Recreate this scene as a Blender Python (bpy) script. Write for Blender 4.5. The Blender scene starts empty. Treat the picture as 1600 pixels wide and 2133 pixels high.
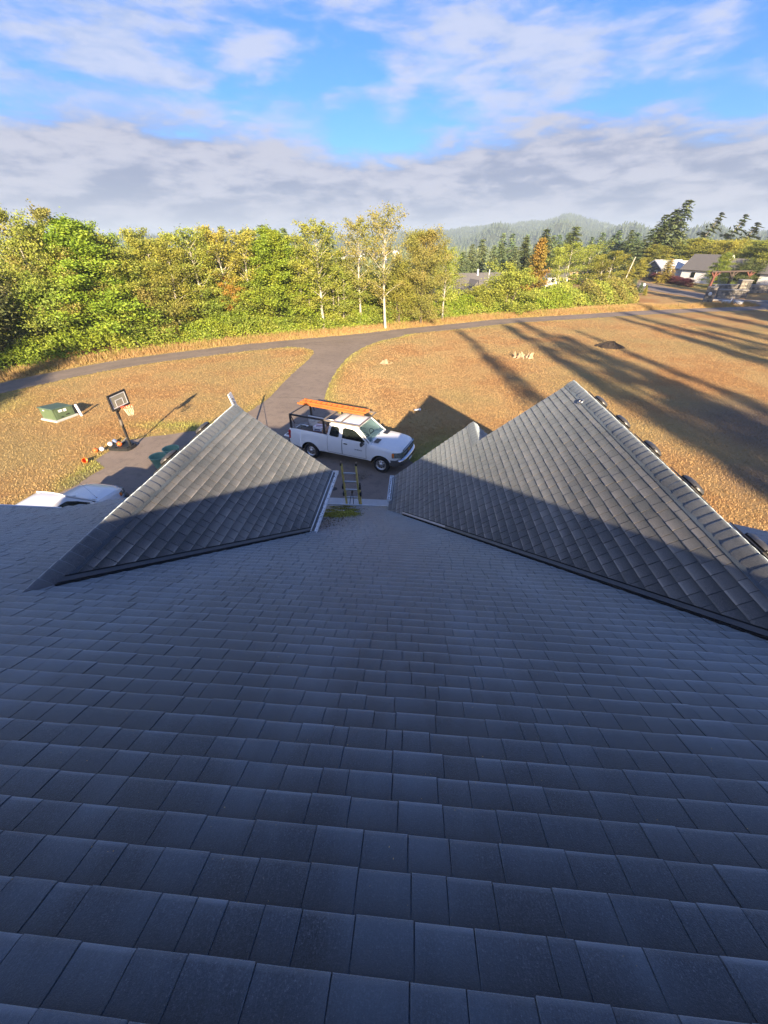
import bpy, math, random
import numpy as np
from mathutils import Vector, Matrix
random.seed(7); RNG = np.random.default_rng(7)
PI = math.pi; rad = math.radians
S = bpy.context.scene; C = S.collection

# ------------------------------------------------------------------ camera
cd = bpy.data.cameras.new('camera'); cam = bpy.data.objects.new('camera', cd); C.objects.link(cam)
cd.sensor_fit = 'HORIZONTAL'; cd.sensor_width = 36; cd.lens = 36 * 805 / 1600
cd.clip_start = 0.05; cd.clip_end = 9000
EYE = Vector((0, 0, 8.7))
R3 = Matrix(((0.997, -0.042, 0.067), (0.079, 0.577, -0.813), (-0.004, 0.816, 0.579)))
cam.matrix_world = Matrix.Translation(EYE) @ R3.to_quaternion().to_matrix().to_4x4()
S.camera = cam

# ------------------------------------------------------------------ light
SUN_EL = 19.3; SUN_DIR = Vector((0.133, -0.934, 0.331)).normalized()      # towards the sun
sl = bpy.data.lights.new('sun', 'SUN'); sl.energy = 5.0; sl.angle = rad(0.53); sl.color = (1.0, 0.79, 0.53)
so = bpy.data.objects.new('sun', sl); C.objects.link(so)
so.rotation_euler = SUN_DIR.to_track_quat('Z', 'Y').to_euler()
W = bpy.data.worlds.new('World'); S.world = W; W.use_nodes = True
N = W.node_tree.nodes; LK = W.node_tree.links
for n in list(N): N.remove(n)
def wn(t, **k):
    n = N.new(t)
    for a, b in k.items(): setattr(n, a, b)
    return n
def wm(op, a, b=None, c=None, clamp=False):
    n = N.new('ShaderNodeMath'); n.operation = op; n.use_clamp = clamp
    for i, v in enumerate((a, b, c)):
        if v is None: continue
        if isinstance(v, (int, float)): n.inputs[i].default_value = v
        else: LK.new(v, n.inputs[i])
    return n.outputs[0]
def wmix(f, a, b, bt='MIX'):
    n = N.new('ShaderNodeMix'); n.data_type = 'RGBA'; n.blend_type = bt
    for s, v in ((0, f), (6, a), (7, b)):
        if isinstance(v, (int, float)): n.inputs[s].default_value = v
        elif isinstance(v, tuple): n.inputs[s].default_value = (*v, 1)
        else: LK.new(v, n.inputs[s])
    return n.outputs[2]
def wramp(v, a, b):
    n = N.new('ShaderNodeMapRange'); n.interpolation_type = 'SMOOTHSTEP'
    LK.new(v, n.inputs[0]); n.inputs[1].default_value = a; n.inputs[2].default_value = b
    return n.outputs[0]
def wnoise(vec, scale, detail, rough, dist=0):
    n = N.new('ShaderNodeTexNoise'); LK.new(vec, n.inputs['Vector'])
    n.inputs['Scale'].default_value = scale; n.inputs['Detail'].default_value = detail
    n.inputs['Roughness'].default_value = rough; n.inputs['Distortion'].default_value = dist
    return n.outputs['Fac']
sky = wn('ShaderNodeTexSky', sky_type='NISHITA', sun_disc=False)
sky.sun_elevation = rad(SUN_EL); sky.sun_rotation = math.atan2(SUN_DIR.x, SUN_DIR.y)
sky.altitude = 100; sky.air_density = 1.0; sky.dust_density = 0.6; sky.ozone_density = 2.5
tc = wn('ShaderNodeTexCoord'); gv = tc.outputs['Generated']
sx = wn('ShaderNodeSeparateXYZ'); LK.new(gv, sx.inputs[0])
el = wm('MULTIPLY', wm('ARCSINE', sx.outputs[2]), 57.2958)                 # elevation, degrees
az = wm('MULTIPLY', wm('ARCTAN2', sx.outputs[0], sx.outputs[1]), 57.2958)  # azimuth from +Y
mp = wn('ShaderNodeMapping'); LK.new(gv, mp.inputs[0]); mp.inputs['Scale'].default_value = (1, 1, 3.2); mp.inputs['Location'].default_value = (3.1, 1.7, 0.4)
mp2 = wn('ShaderNodeMapping'); LK.new(gv, mp2.inputs[0]); mp2.inputs['Scale'].default_value = (1, 1, 3.7)
mp2.inputs['Rotation'].default_value = (0, 0.10, 0); mp2.inputs['Location'].default_value = (0.3, 5.7, 1.4)
big = wnoise(mp.outputs[0], 2.6, 5, 0.5, 0.25)
wisp = wnoise(mp2.outputs[0], 7.0, 8, 0.56, 0.15)
fine = wnoise(mp2.outputs[0], 17, 7, 0.6, 0.3)
# low stratus bank: its top edge undulates with azimuth
top = wm('ADD', wm('MULTIPLY', wm('COSINE', wm('MULTIPLY', wm('ADD', az, 7.0), 0.14)), -1.15), 8.3)
top = wm('ADD', top, wm('MULTIPLY', wm('ADD', wm('SUBTRACT', wisp, 0.5), wm('MULTIPLY', wm('SUBTRACT', fine, 0.5), 0.45)), 8.0))
bank = wramp(wm('SUBTRACT', top, el), -1.9, 1.6)
# the higher broken layer
cov = wm('ADD', wm('MULTIPLY', big, 0.5), wm('MULTIPLY', wisp, 0.5))
lean = wm('MULTIPLY', wramp(az, -30.0, 30.0), 0.080)                        # thinner to the east of the view
cov = wm('SUBTRACT', cov, lean)
high = wm('MULTIPLY', wramp(cov, 0.395, 0.54), wramp(el, 7.0, 12.0))
high = wm('MULTIPLY', wm('MULTIPLY', high, 0.88), wm('SUBTRACT', 1.0, wm('MULTIPLY', wramp(el, 20.0, 34.0), 0.75)))
BLUE = wmix(1.0, sky.outputs[0], (0.36, 0.76, 1.45), 'MULTIPLY')
SK = wn('ShaderNodeVectorMath', operation='SCALE'); LK.new(BLUE, SK.inputs[0]); SK.inputs['Scale'].default_value = 0.043
base = SK.outputs[0]
shade = wm('ADD', wm('MULTIPLY', fine, 0.45), wm('MULTIPLY', wisp, 0.55))
ccol = wmix(wramp(shade, 0.41, 0.59), (0.086, 0.099, 0.146), (0.172, 0.173, 0.206))
hcol = wmix(wramp(shade, 0.36, 0.62), (0.105, 0.145, 0.232), (0.190, 0.205, 0.260))
# clouds on the sun side, out of view, brightened to fill shaded faces
sd_ = wn('ShaderNodeVectorMath', operation='DOT_PRODUCT'); LK.new(gv, sd_.inputs[0]); sd_.inputs[1].default_value = tuple(SUN_DIR)
glow = wramp(sd_.outputs['Value'], 0.0, 1.0)                                # added brightness, growing towards the sun
tint = wmix(glow, (1.0, 1.0, 1.0), (4.2, 3.7, 3.1))
ccol = wmix(1.0, ccol, tint, 'MULTIPLY'); hcol = wmix(1.0, hcol, tint, 'MULTIPLY')
s1 = wmix(high, base, hcol)
s2 = wmix(wm('MULTIPLY', bank, 0.97), s1, ccol)
bg = wn('ShaderNodeBackground'); LK.new(s2, bg.inputs[0]); bg.inputs[1].default_value = 1.0
wo = wn('ShaderNodeOutputWorld'); LK.new(bg.outputs[0], wo.inputs[0])
S.view_settings.view_transform = 'Standard'; S.view_settings.look = 'None'
S.view_settings.exposure = 1.8; S.view_settings.gamma = 1.0; S.view_settings.use_curve_mapping = False
S.render.engine = 'CYCLES'
S.cycles.use_denoising = True; S.cycles.max_bounces = 6; S.cycles.diffuse_bounces = 3; S.cycles.glossy_bounces = 3
S.cycles.transmission_bounces = 4; S.cycles.transparent_max_bounces = 8; S.cycles.volume_bounces = 0
S.cycles.sample_clamp_indirect = 4

# ------------------------------------------------------------------ materials
class NT:
    def __init__(s, name):
        s.m = bpy.data.materials.new(name); s.m.use_nodes = True; s.t = s.m.node_tree
        s.n = s.t.nodes; s.l = s.t.links; s.b = s.n['Principled BSDF']; s.out = s.n['Material Output']
    def add(s, t, **k):
        n = s.n.new(t)
        for a, b in k.items(): setattr(n, a, b)
        return n
    def put(s, sock, v):
        if isinstance(v, bpy.types.NodeSocket): s.l.new(v, sock)
        elif isinstance(v, tuple) and len(v) == 3 and sock.type == 'RGBA': sock.default_value = (*v, 1)
        else: sock.default_value = v
    def math(s, op, a, b=0.0, clamp=False):
        n = s.add('ShaderNodeMath', operation=op, use_clamp=clamp); s.put(n.inputs[0], a); s.put(n.inputs[1], b); return n.outputs[0]
    def mix(s, f, a, b, bt='MIX'):
        n = s.add('ShaderNodeMix', data_type='RGBA', blend_type=bt); s.put(n.inputs[0], f); s.put(n.inputs[6], a); s.put(n.inputs[7], b); return n.outputs[2]
    def pos(s): return s.add('ShaderNodeNewGeometry').outputs['Position']
    def objc(s): return s.add('ShaderNodeTexCoord').outputs['Object']
    def noise(s, vec, scale, detail=3, rough=0.5, out='Fac', dist=0.0):
        n = s.add('ShaderNodeTexNoise'); s.l.new(vec, n.inputs['Vector']); n.inputs['Scale'].default_value = scale
        n.inputs['Detail'].default_value = detail; n.inputs['Roughness'].default_value = rough; n.inputs['Distortion'].default_value = dist
        return n.outputs[out]
    def map(s, vec, sc, rot=(0, 0, 0)):
        n = s.add('ShaderNodeMapping'); s.l.new(vec, n.inputs[0]); n.inputs['Scale'].default_value = sc; n.inputs['Rotation'].default_value = rot; return n.outputs[0]
    def ramp(s, v, a, b, lo=0.0, hi=1.0):
        n = s.add('ShaderNodeMapRange'); s.put(n.inputs[0], v)
        for i, x in enumerate((a, b, lo, hi)): n.inputs[i + 1].default_value = x
        return n.outputs[0]
    def attr(s, name, out='Fac'): return s.add('ShaderNodeAttribute', attribute_name=name).outputs[out]
    def bump(s, h, st=0.3, d=0.01):
        n = s.add('ShaderNodeBump'); s.l.new(h, n.inputs['Height']); n.inputs['Strength'].default_value = st; n.inputs['Distance'].default_value = d
        s.l.new(n.outputs[0], s.b.inputs['Normal'])
    def set(s, color=None, rough=None, metal=None, spec=None, **k):
        if color is not None: s.put(s.b.inputs['Base Color'], color)
        if rough is not None: s.put(s.b.inputs['Roughness'], rough)
        if metal is not None: s.put(s.b.inputs['Metallic'], metal)
        if spec is not None: s.put(s.b.inputs['Specular IOR Level'], spec)
        for a, v in k.items(): s.put(s.b.inputs[a.replace('_', ' ')], v)
        return s
MT = {}
def simple(name, col, rough=0.5, metal=0.0, spec=0.5, var=0.12, scale=6.0, bump=0.0, **k):
    t = NT(name); f = t.noise(t.objc(), scale, 4, 0.6)
    d = tuple(c * (1 - var) for c in col); u = tuple(min(1, c * (1 + var)) for c in col)
    t.set(t.mix(t.ramp(f, 0.3, 0.7), d, u), t.ramp(f, 0.3, 0.7, max(0.02, rough - 0.07), min(1, rough + 0.07)), metal, spec, **k)
    if bump: t.bump(f, bump, 0.01)
    MT[name] = t.m; return t.m

t = NT('asphalt_shingle')                                        # granules, tone per shingle, worn butt edge with sky glint painted in
p = t.pos(); tone = t.attr('tone'); wear_glint = t.attr('wear_glint')
g1 = t.noise(p, 160, 2, 0.8); g2 = t.noise(p, 2.2, 4, 0.6); g3 = t.noise(p, 420, 1, 0.5)
st = t.noise(t.map(p, (75, 14, 40)), 1.0, 3, 0.7)
dirt = t.noise(t.map(p, (1.5, 0.35, 0.5)), 1.0, 4, 0.6)
gs = t.noise(t.map(p, (260, 60, 120)), 1.0, 2, 0.7)
c = t.mix(tone, (0.0055, 0.012, 0.021), (0.034, 0.050, 0.072))
c = t.mix(t.ramp(g1, 0.49, 0.58, 0.0, 0.75), c, (0.066, 0.086, 0.112))
c = t.mix(t.ramp(g3, 0.50, 0.60, 0.0, 0.55), c, (0.010, 0.012, 0.017))
c = t.mix(t.ramp(gs, 0.52, 0.64, 0.0, 0.45), c, (0.095, 0.110, 0.135))
c = t.mix(t.ramp(g1, 0.64, 0.70, 0.0, 0.6), c, (0.24, 0.25, 0.27))
c = t.mix(t.ramp(st, 0.50, 0.66, 0.0, 0.5), c, (0.014, 0.018, 0.026))
c = t.mix(t.ramp(dirt, 0.47, 0.62, 0.0, 0.50), c, (0.105, 0.140, 0.180))
c = t.mix(t.ramp(g2, 0.4, 0.75, 0.0, 0.22), c, (0.075, 0.073, 0.070))
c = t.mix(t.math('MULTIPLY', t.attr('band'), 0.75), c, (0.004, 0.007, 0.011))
c = t.mix(t.math('MULTIPLY', wear_glint, t.ramp(g2, 0.3, 0.6, 0.45, 1.0)), c, (0.205, 0.255, 0.315))
c = t.mix(t.attr('lit'), c, t.mix(1.0, c, (2.1, 1.5, 1.08), 'MULTIPLY'))  # warm sunlight painted into the gable shingles and ridge caps
t.set(c, 0.55, 0, 0.45, Sheen_Weight=0.66, Sheen_Roughness=0.42, Sheen_Tint=(0.72, 0.87, 1.0, 1)); t.bump(t.math('ADD', g1, t.math('MULTIPLY', g3, 0.6)), 0.55, 0.004); MT['shingle'] = t.m

t = NT('dry_grass')                                               # field: scorched brown turf, greener verge
p = t.pos(); v = t.attr('verge'); d_ = t.attr('bare')
a = t.noise(p, 0.22, 6, 0.62); b = t.noise(p, 1.3, 5, 0.65); f = t.noise(t.map(p, (1, 1, 0.3), (0, 0, .5)), 13, 4, 0.75); h = t.noise(p, 42, 3, 0.7)
c = t.mix(t.ramp(a, 0.40, 0.60), (0.345, 0.190, 0.080), (0.45, 0.305, 0.135))
c = t.mix(t.ramp(b, 0.42, 0.72, 0, 0.65), c, (0.30, 0.20, 0.092))
c = t.mix(t.ramp(f, 0.42, 0.66, 0, 0.45), c, (0.53, 0.375, 0.185))
c = t.mix(t.ramp(f, 0.28, 0.42, 0.35, 0.0), c, (0.22, 0.145, 0.075))
pt = t.noise(p, 0.11, 5, 0.6); c = t.mix(t.ramp(pt, 0.48, 0.62, 0, 0.55), c, (0.29, 0.235, 0.105)); c = t.mix(t.ramp(pt, 0.36, 0.46, 0.5, 0), c, (0.37, 0.185, 0.075))
gr = t.math('MULTIPLY', v, t.ramp(b, 0.30, 0.62, 0.25, 1.0))
c = t.mix(gr, c, t.mix(t.ramp(f, 0.3, 0.7), (0.21, 0.23, 0.055), (0.42, 0.38, 0.11)))
c = t.mix(t.math('MULTIPLY', d_, t.ramp(f, 0.3, 0.6, 0.3, 1.0)), c, t.mix(t.ramp(f, 0.40, 0.62), (0.07, 0.060, 0.052), (0.24, 0.215, 0.19)))
t.set(c, 0.95, 0, 0.15); t.bump(t.math('ADD', f, t.math('MULTIPLY', h, 0.5)), 0.9, 0.09); MT['field'] = t.m

t = NT('grass_blade'); oi = t.attr('tone'); v = t.attr('verge'); d_ = t.attr('bare')
c = t.mix(oi, (0.35, 0.210, 0.092), (0.52, 0.360, 0.165)); pt = t.noise(t.pos(), 0.11, 5, 0.6); c = t.mix(t.ramp(pt, 0.48, 0.62, 0, 0.5), c, (0.34, 0.285, 0.13)); c = t.mix(t.ramp(pt, 0.36, 0.46, 0.5, 0), c, (0.42, 0.22, 0.09)); c = t.mix(v, c, t.mix(oi, (0.20, 0.24, 0.05), (0.46, 0.44, 0.13)))
c = t.mix(t.math('MULTIPLY', d_, 0.8), c, t.mix(oi, (0.07, 0.06, 0.05), (0.25, 0.22, 0.18)))
t.set(c, 0.8, 0, 0.2); MT['blade'] = t.m

t = NT('asphalt'); p = t.pos(); a = t.noise(p, 0.35, 5, 0.6); g = t.noise(p, 55, 3, 0.8); e = t.noise(p, 2.4, 5, 0.7)
c = t.mix(t.ramp(a, 0.3, 0.7), (0.160, 0.130, 0.110), (0.245, 0.200, 0.165)); c = t.mix(t.ramp(g, 0.4, 0.75, 0, 0.6), c, (0.36, 0.29, 0.24))
c = t.mix(t.ramp(e, 0.50, 0.68, 0, 0.5), c, (0.115, 0.098, 0.088)); c = t.mix(t.ramp(g, 0.36, 0.25, 0, 0.4), c, (0.09, 0.08, 0.07))
c = t.mix(t.math('MULTIPLY', t.attr('track'), 0.45), c, (0.12, 0.10, 0.092))
t.set(c, 0.85, 0, 0.35); t.bump(t.math('ADD', g, e), 0.5, 0.01); MT['asphalt'] = t.m

def leafmat(name, a, b, c2, trans=0.15):
    t = NT(name); tn = t.attr('tone'); p = t.pos(); n1 = t.noise(p, 0.45, 4, 0.6)
    r = t.add('ShaderNodeObjectInfo').outputs['Random']
    c = t.mix(tn, a, b); c = t.mix(t.ramp(n1, 0.45, 0.68, 0, 0.75), c, c2)
    h = t.add('ShaderNodeHueSaturation'); t.put(h.inputs['Hue'], t.ramp(r, 0, 1, 0.485, 0.515)); t.put(h.inputs['Value'], t.ramp(r, 0, 1, 0.85, 1.15)); t.put(h.inputs['Color'], c)
    t.set(h.outputs[0], 0.6, 0, 0.35)
    tr = t.add('ShaderNodeBsdfTranslucent'); t.l.new(h.outputs[0], tr.inputs[0])
    ms = t.add('ShaderNodeMixShader'); ms.inputs[0].default_value = trans
    t.l.new(t.b.outputs[0], ms.inputs[1]); t.l.new(tr.outputs[0], ms.inputs[2]); t.l.new(ms.outputs[0], t.out.inputs[0])
    MT[name] = t.m
leafmat('leaf_br', (0.119, 0.213, 0.020), (0.263, 0.375, 0.030), (0.300, 0.350, 0.033))
leafmat('leaf_gr', (0.111, 0.176, 0.026), (0.234, 0.312, 0.042), (0.299, 0.312, 0.052))
leafmat('leaf_yg', (0.14, 0.185, 0.028), (0.32, 0.34, 0.055), (0.36, 0.34, 0.05))
leafmat('leaf_y', (0.20, 0.205, 0.030), (0.40, 0.38, 0.060), (0.44, 0.36, 0.055))
leafmat('leaf_or', (0.300, 0.130, 0.025), (0.440, 0.200, 0.040), (0.280, 0.200, 0.040))
leafmat('leaf_ol', (0.162, 0.182, 0.035), (0.297, 0.304, 0.068), (0.378, 0.311, 0.081))
leafmat('leaf_go', (0.22, 0.19, 0.03), (0.38, 0.29, 0.05), (0.38, 0.20, 0.04))
leafmat('leaf_dk', (0.057, 0.086, 0.025), (0.121, 0.155, 0.044), (0.138, 0.138, 0.046), 0.1)
leafmat('leaf_fir', (0.090, 0.138, 0.058), (0.180, 0.240, 0.102), (0.204, 0.228, 0.096), 0.1)
leafmat('leaf_yg2', (0.209, 0.209, 0.033), (0.374, 0.363, 0.066), (0.396, 0.330, 0.044), 0.1)
leafmat('leaf_red', (0.075, 0.018, 0.024), (0.150, 0.035, 0.040), (0.190, 0.060, 0.055), 0.1)
leafmat('leaf_straw', (0.340, 0.215, 0.080), (0.580, 0.400, 0.170), (0.360, 0.320, 0.090), 0.15)
leafmat('leaf_moss', (0.20, 0.20, 0.04), (0.66, 0.64, 0.11), (0.10, 0.07, 0.03), 0.15)
leafmat('leaf_hill', (0.045, 0.075, 0.045), (0.10, 0.135, 0.085), (0.13, 0.15, 0.08), 0.05)
simple('bark_pale', (0.46, 0.43, 0.36), 0.85, var=0.35, scale=3, bump=0.3)
simple('bark_dark', (0.12, 0.095, 0.075), 0.9, var=0.3, scale=5, bump=0.4)
simple('bark_grey', (0.30, 0.27, 0.22), 0.9, var=0.3, scale=5, bump=0.4)
simple('white_paint', (0.80, 0.80, 0.79), 0.22, spec=0.5, var=0.015, Coat_Weight=0.5, Coat_Roughness=0.06)
simple('white_trim', (0.74, 0.75, 0.76), 0.5, var=0.06)
simple('black_plastic', (0.022, 0.023, 0.025), 0.45, var=0.2)
simple('black_steel', (0.028, 0.028, 0.030), 0.4, var=0.3)
simple('grey_brown_steel', (0.16, 0.14, 0.12), 0.5, var=0.3)  # sunlight on the truck rack's front bars put into the colour
simple('rubber', (0.018, 0.018, 0.019), 0.8, var=0.2)
simple('chrome', (0.62, 0.62, 0.64), 0.18, metal=1.0, var=0.08)
simple('rim_steel', (0.50, 0.50, 0.51), 0.32, metal=0.9, var=0.15, scale=20)
simple('grey_bumper', (0.075, 0.078, 0.082), 0.55, var=0.1)
simple('dark_glass', (0.012, 0.017, 0.017), 0.05, spec=0.8, var=0.3, scale=2)
simple('interior_grey', (0.33, 0.34, 0.33), 0.8, var=0.2)
simple('interior_light', (0.62, 0.60, 0.55), 0.8, var=0.1)
simple('amber', (0.75, 0.20, 0.02), 0.2, var=0.1)
simple('red_lens', (0.45, 0.015, 0.02), 0.15, var=0.2)
simple('headlamp', (0.17, 0.20, 0.19), 0.08, metal=0.3, var=0.6, scale=22)
simple('gold', (0.62, 0.42, 0.10), 0.3, metal=0.6, var=0.1)
simple('orange_fiber', (0.44, 0.13, 0.03), 0.5, var=0.14, scale=4)
simple('orange_ball', (0.70, 0.15, 0.03), 0.6, var=0.15, scale=30)
simple('orange_bucket', (0.80, 0.17, 0.02), 0.4, var=0.1)
simple('white_ball', (0.78, 0.76, 0.78), 0.5, var=0.08, scale=20)
simple('blue_ball', (0.20, 0.26, 0.42), 0.5, var=0.3, scale=9)
simple('yellow_fiber', (0.74, 0.60, 0.20), 0.5, var=0.2, scale=8)
simple('aluminium', (0.66, 0.67, 0.68), 0.38, metal=0.7, var=0.08)
simple('galvanised', (0.40, 0.41, 0.43), 0.35, metal=0.85, var=0.15, scale=12)
simple('vent_metal', (0.12, 0.117, 0.115), 0.45, metal=0.55, var=0.2, scale=9)
simple('black_void', (0.004, 0.004, 0.004), 0.9)
simple('flashing', (0.045, 0.044, 0.046), 0.42, spec=0.6, var=0.25, scale=4)
simple('flashing_pale', (0.40, 0.36, 0.33), 0.5, var=0.15)
simple('concrete', (0.47, 0.46, 0.45), 0.85, var=0.08, scale=5, bump=0.2)
simple('siding', (0.35, 0.33, 0.30), 0.8, var=0.08)
simple('cardboard', (0.40, 0.27, 0.16), 0.85, var=0.08)
simple('box_white', (0.70, 0.72, 0.76), 0.6, var=0.05)
simple('navy_print', (0.03, 0.035, 0.10), 0.6)
simple('red_print', (0.5, 0.06, 0.06), 0.6)
simple('green_enamel', (0.105, 0.155, 0.085), 0.5, var=0.12)
simple('green_enamel_top', (0.085, 0.14, 0.12), 0.45, var=0.15)
simple('green_pot', (0.20, 0.36, 0.25), 0.55, var=0.12)
simple('soil', (0.06, 0.045, 0.03), 0.95, var=0.3, scale=20, bump=0.5)
simple('mole_soil', (0.035, 0.025, 0.018), 0.95, var=0.4, scale=9, bump=0.8)
simple('stump_wood', (0.34, 0.24, 0.16), 0.8, var=0.3, scale=6, bump=0.4)
simple('acrylic', (0.33, 0.31, 0.24), 0.15, var=0.1)
simple('rim_orange', (0.75, 0.10, 0.04), 0.4)
simple('net', (0.85, 0.80, 0.55), 0.8)
simple('garage_siding', (0.085, 0.095, 0.125), 0.8, var=0.1)
simple('white_siding', (0.72, 0.73, 0.74), 0.7, var=0.04)
simple('blue_siding', (0.24, 0.29, 0.38), 0.7, var=0.06)
simple('metal_roof', (0.58, 0.60, 0.62), 0.4, metal=0.2, var=0.05)
simple('far_roof', (0.12, 0.115, 0.115), 0.8, var=0.2)
simple('red_timber', (0.15, 0.055, 0.04), 0.8, var=0.2)
simple('brown_timber', (0.07, 0.05, 0.04), 0.8, var=0.2)
simple('stone_cap', (0.26, 0.25, 0.235), 0.85, var=0.12)
for i, cc in enumerate(((0.21, 0.19, 0.165), (0.14, 0.13, 0.12), (0.27, 0.24, 0.20), (0.09, 0.088, 0.085))):
    simple('stone%d' % i, cc, 0.9, var=0.2, bump=0.4)
simple('mortar', (0.16, 0.15, 0.14), 0.95)
simple('gravel', (0.26, 0.24, 0.215), 0.95, var=0.35, scale=14, bump=0.7)
t = NT('windscreen_glass'); t.set((0.72, 0.92, 0.93), 0.02, 0, 0.8, Transmission_Weight=1.0, IOR=1.35); MT['windscreen'] = t.m
t = NT('hill_forest_floor'); p = t.pos(); a = t.noise(p, 0.012, 6, 0.65)
t.set(t.mix(t.ramp(a, 0.35, 0.68), (0.035, 0.055, 0.035), (0.10, 0.115, 0.06)), 0.95, 0, 0.1); MT['hill'] = t.m

# ------------------------------------------------------------------ mesh helpers
class MB:
    def __init__(s): s.v = []; s.f = []; s.m = []; s.sm = []; s.mats = []; s.M = Matrix.Identity(4)
    def _mi(s, mat):
        if mat not in s.mats: s.mats.append(mat)
        return s.mats.index(mat)
    def add(s, vs, fs, mat=None, smooth=False):
        o = len(s.v); s.v += [tuple(s.M @ Vector(v)) for v in vs]
        k = s._mi(mat)
        for f in fs: s.f.append(tuple(i + o for i in f)); s.m.append(k); s.sm.append(smooth)
        return s
    def box(s, c, d, mat=None, rz=0, rx=0, ry=0, bevel=0):
        x, y, z = d[0] / 2, d[1] / 2, d[2] / 2
        Rm = Matrix.Translation(c) @ Matrix.Rotation(rz, 4, 'Z') @ Matrix.Rotation(ry, 4, 'Y') @ Matrix.Rotation(rx, 4, 'X')
        if bevel:
            b = min(bevel, x * .9, y * .9, z * .9); vs = []; 
            for zz, i in ((-z, b), (-z + b, 0), (z - b, 0), (z, b)):
                X, Y = x - i, y - i; q = b
                vs += [(-X + q, -Y, zz), (X - q, -Y, zz), (X, -Y + q, zz), (X, Y - q, zz), (X - q, Y, zz), (-X + q, Y, zz), (-X, Y - q, zz), (-X, -Y + q, zz)]
            fs = [tuple(reversed(range(8))), tuple(range(24, 32))]
            for r in range(3):
                for k in range(8): a, bb = r * 8 + k, r * 8 + (k + 1) % 8; fs.append((a, bb, bb + 8, a + 8))
        else:
            vs = [(a, b, cc) for cc in (-z, z) for b in (-y, y) for a in (-x, x)]
            fs = [(0, 2, 3, 1), (4, 5, 7, 6), (0, 1, 5, 4), (2, 6, 7, 3), (0, 4, 6, 2), (1, 3, 7, 5)]
        return s.add([Rm @ Vector(v) for v in vs], fs, mat)
    def tube(s, pts, r, mat=None, seg=8, smooth=True, cap=True):
        pts = [Vector(p) for p in pts]; rs = r if isinstance(r, (list, tuple)) else [r] * len(pts); vs = []; fs = []
        up = Vector((0, 0, 1))
        for i, p in enumerate(pts):
            d = (pts[min(i + 1, len(pts) - 1)] - pts[max(i - 1, 0)]).normalized()
            a = d.cross(up if abs(d.z) < .95 else Vector((1, 0, 0))).normalized(); b = a.cross(d)
            for k in range(seg): t_ = 2 * PI * (k + .5) / seg; vs.append(p + rs[i] * (math.cos(t_) * a + math.sin(t_) * b))
        for i in range(len(pts) - 1):
            for k in range(seg): a, b = i * seg + k, i * seg + (k + 1) % seg; fs.append((a, a + seg, b + seg, b))
        s.add(vs, fs, mat, smooth)
        if cap: s.add(vs[:seg], [tuple(range(seg))], mat); s.add(vs[-seg:], [tuple(reversed(range(seg)))], mat)
        return s
    def bar(s, a, b, w, h, mat=None, up=(0, 0, 1)):
        a, b = Vector(a), Vector(b); d = (b - a).normalized(); sd = d.cross(Vector(up)).normalized(); u = sd.cross(d)
        vs = [p + sd * i * w / 2 + u * j * h / 2 for p in (a, b) for i, j in ((-1, -1), (1, -1), (1, 1), (-1, 1))]
        return s.add(vs, [(0, 1, 2, 3), (7, 6, 5, 4), (0, 4, 5, 1), (1, 5, 6, 2), (2, 6, 7, 3), (3, 7, 4, 0)], mat)
    def lathe(s, prof, mat=None, seg=16, c=(0, 0, 0), axis='Z', smooth=True):
        vs = []; fs = []
        for r, z in prof:
            for k in range(seg):
                t_ = 2 * PI * k / seg; x, y = r * math.cos(t_), r * math.sin(t_)
                q = (x, y, z) if axis == 'Z' else ((x, z, y) if axis == 'Y' else (z, x, y))
                vs.append((q[0] + c[0], q[1] + c[1], q[2] + c[2]))
        for i in range(len(prof) - 1):
            for k in range(seg): a, b = i * seg + k, i * seg + (k + 1) % seg; fs.append((a, b, b + seg, a + seg))
        return s.add(vs, fs, mat, smooth)
    def sphere(s, c, r, mat=None, seg=12, ring=8, sq=1.0):
        pr = [(max(1e-4, r * math.sin(PI * i / ring)), -r * sq * math.cos(PI * i / ring)) for i in range(ring + 1)]
        return s.lathe(pr, mat, seg, c)
    def prism(s, poly, h0, h1, mat=None, plane='XY'):
        n = len(poly); mk = {'XY': lambda a, b, h: (a, b, h), 'XZ': lambda a, b, h: (a, h, b), 'YZ': lambda a, b, h: (h, a, b)}[plane]
        vs = [mk(a, b, h0) for a, b in poly] + [mk(a, b, h1) for a, b in poly]
        fs = [tuple(reversed(range(n))), tuple(range(n, 2 * n))] + [(i, (i + 1) % n, n + (i + 1) % n, n + i) for i in range(n)]
        return s.add(vs, fs, mat)
    def build(s, name, mat=None, parent=None, loc=None):
        me = bpy.data.meshes.new(name); me.from_pydata(s.v, [], s.f)
        ms = [MT[x] if x else (MT[mat] if mat else None) for x in s.mats]
        for m_ in ms: me.materials.append(m_)
        me.polygons.foreach_set('material_index', s.m); me.polygons.foreach_set('use_smooth', s.sm); me.update()
        o = bpy.data.objects.new(name, me); C.objects.link(o)
        if parent is not None: o.parent = parent
        if loc is not None: o.location = loc
        return o
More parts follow.
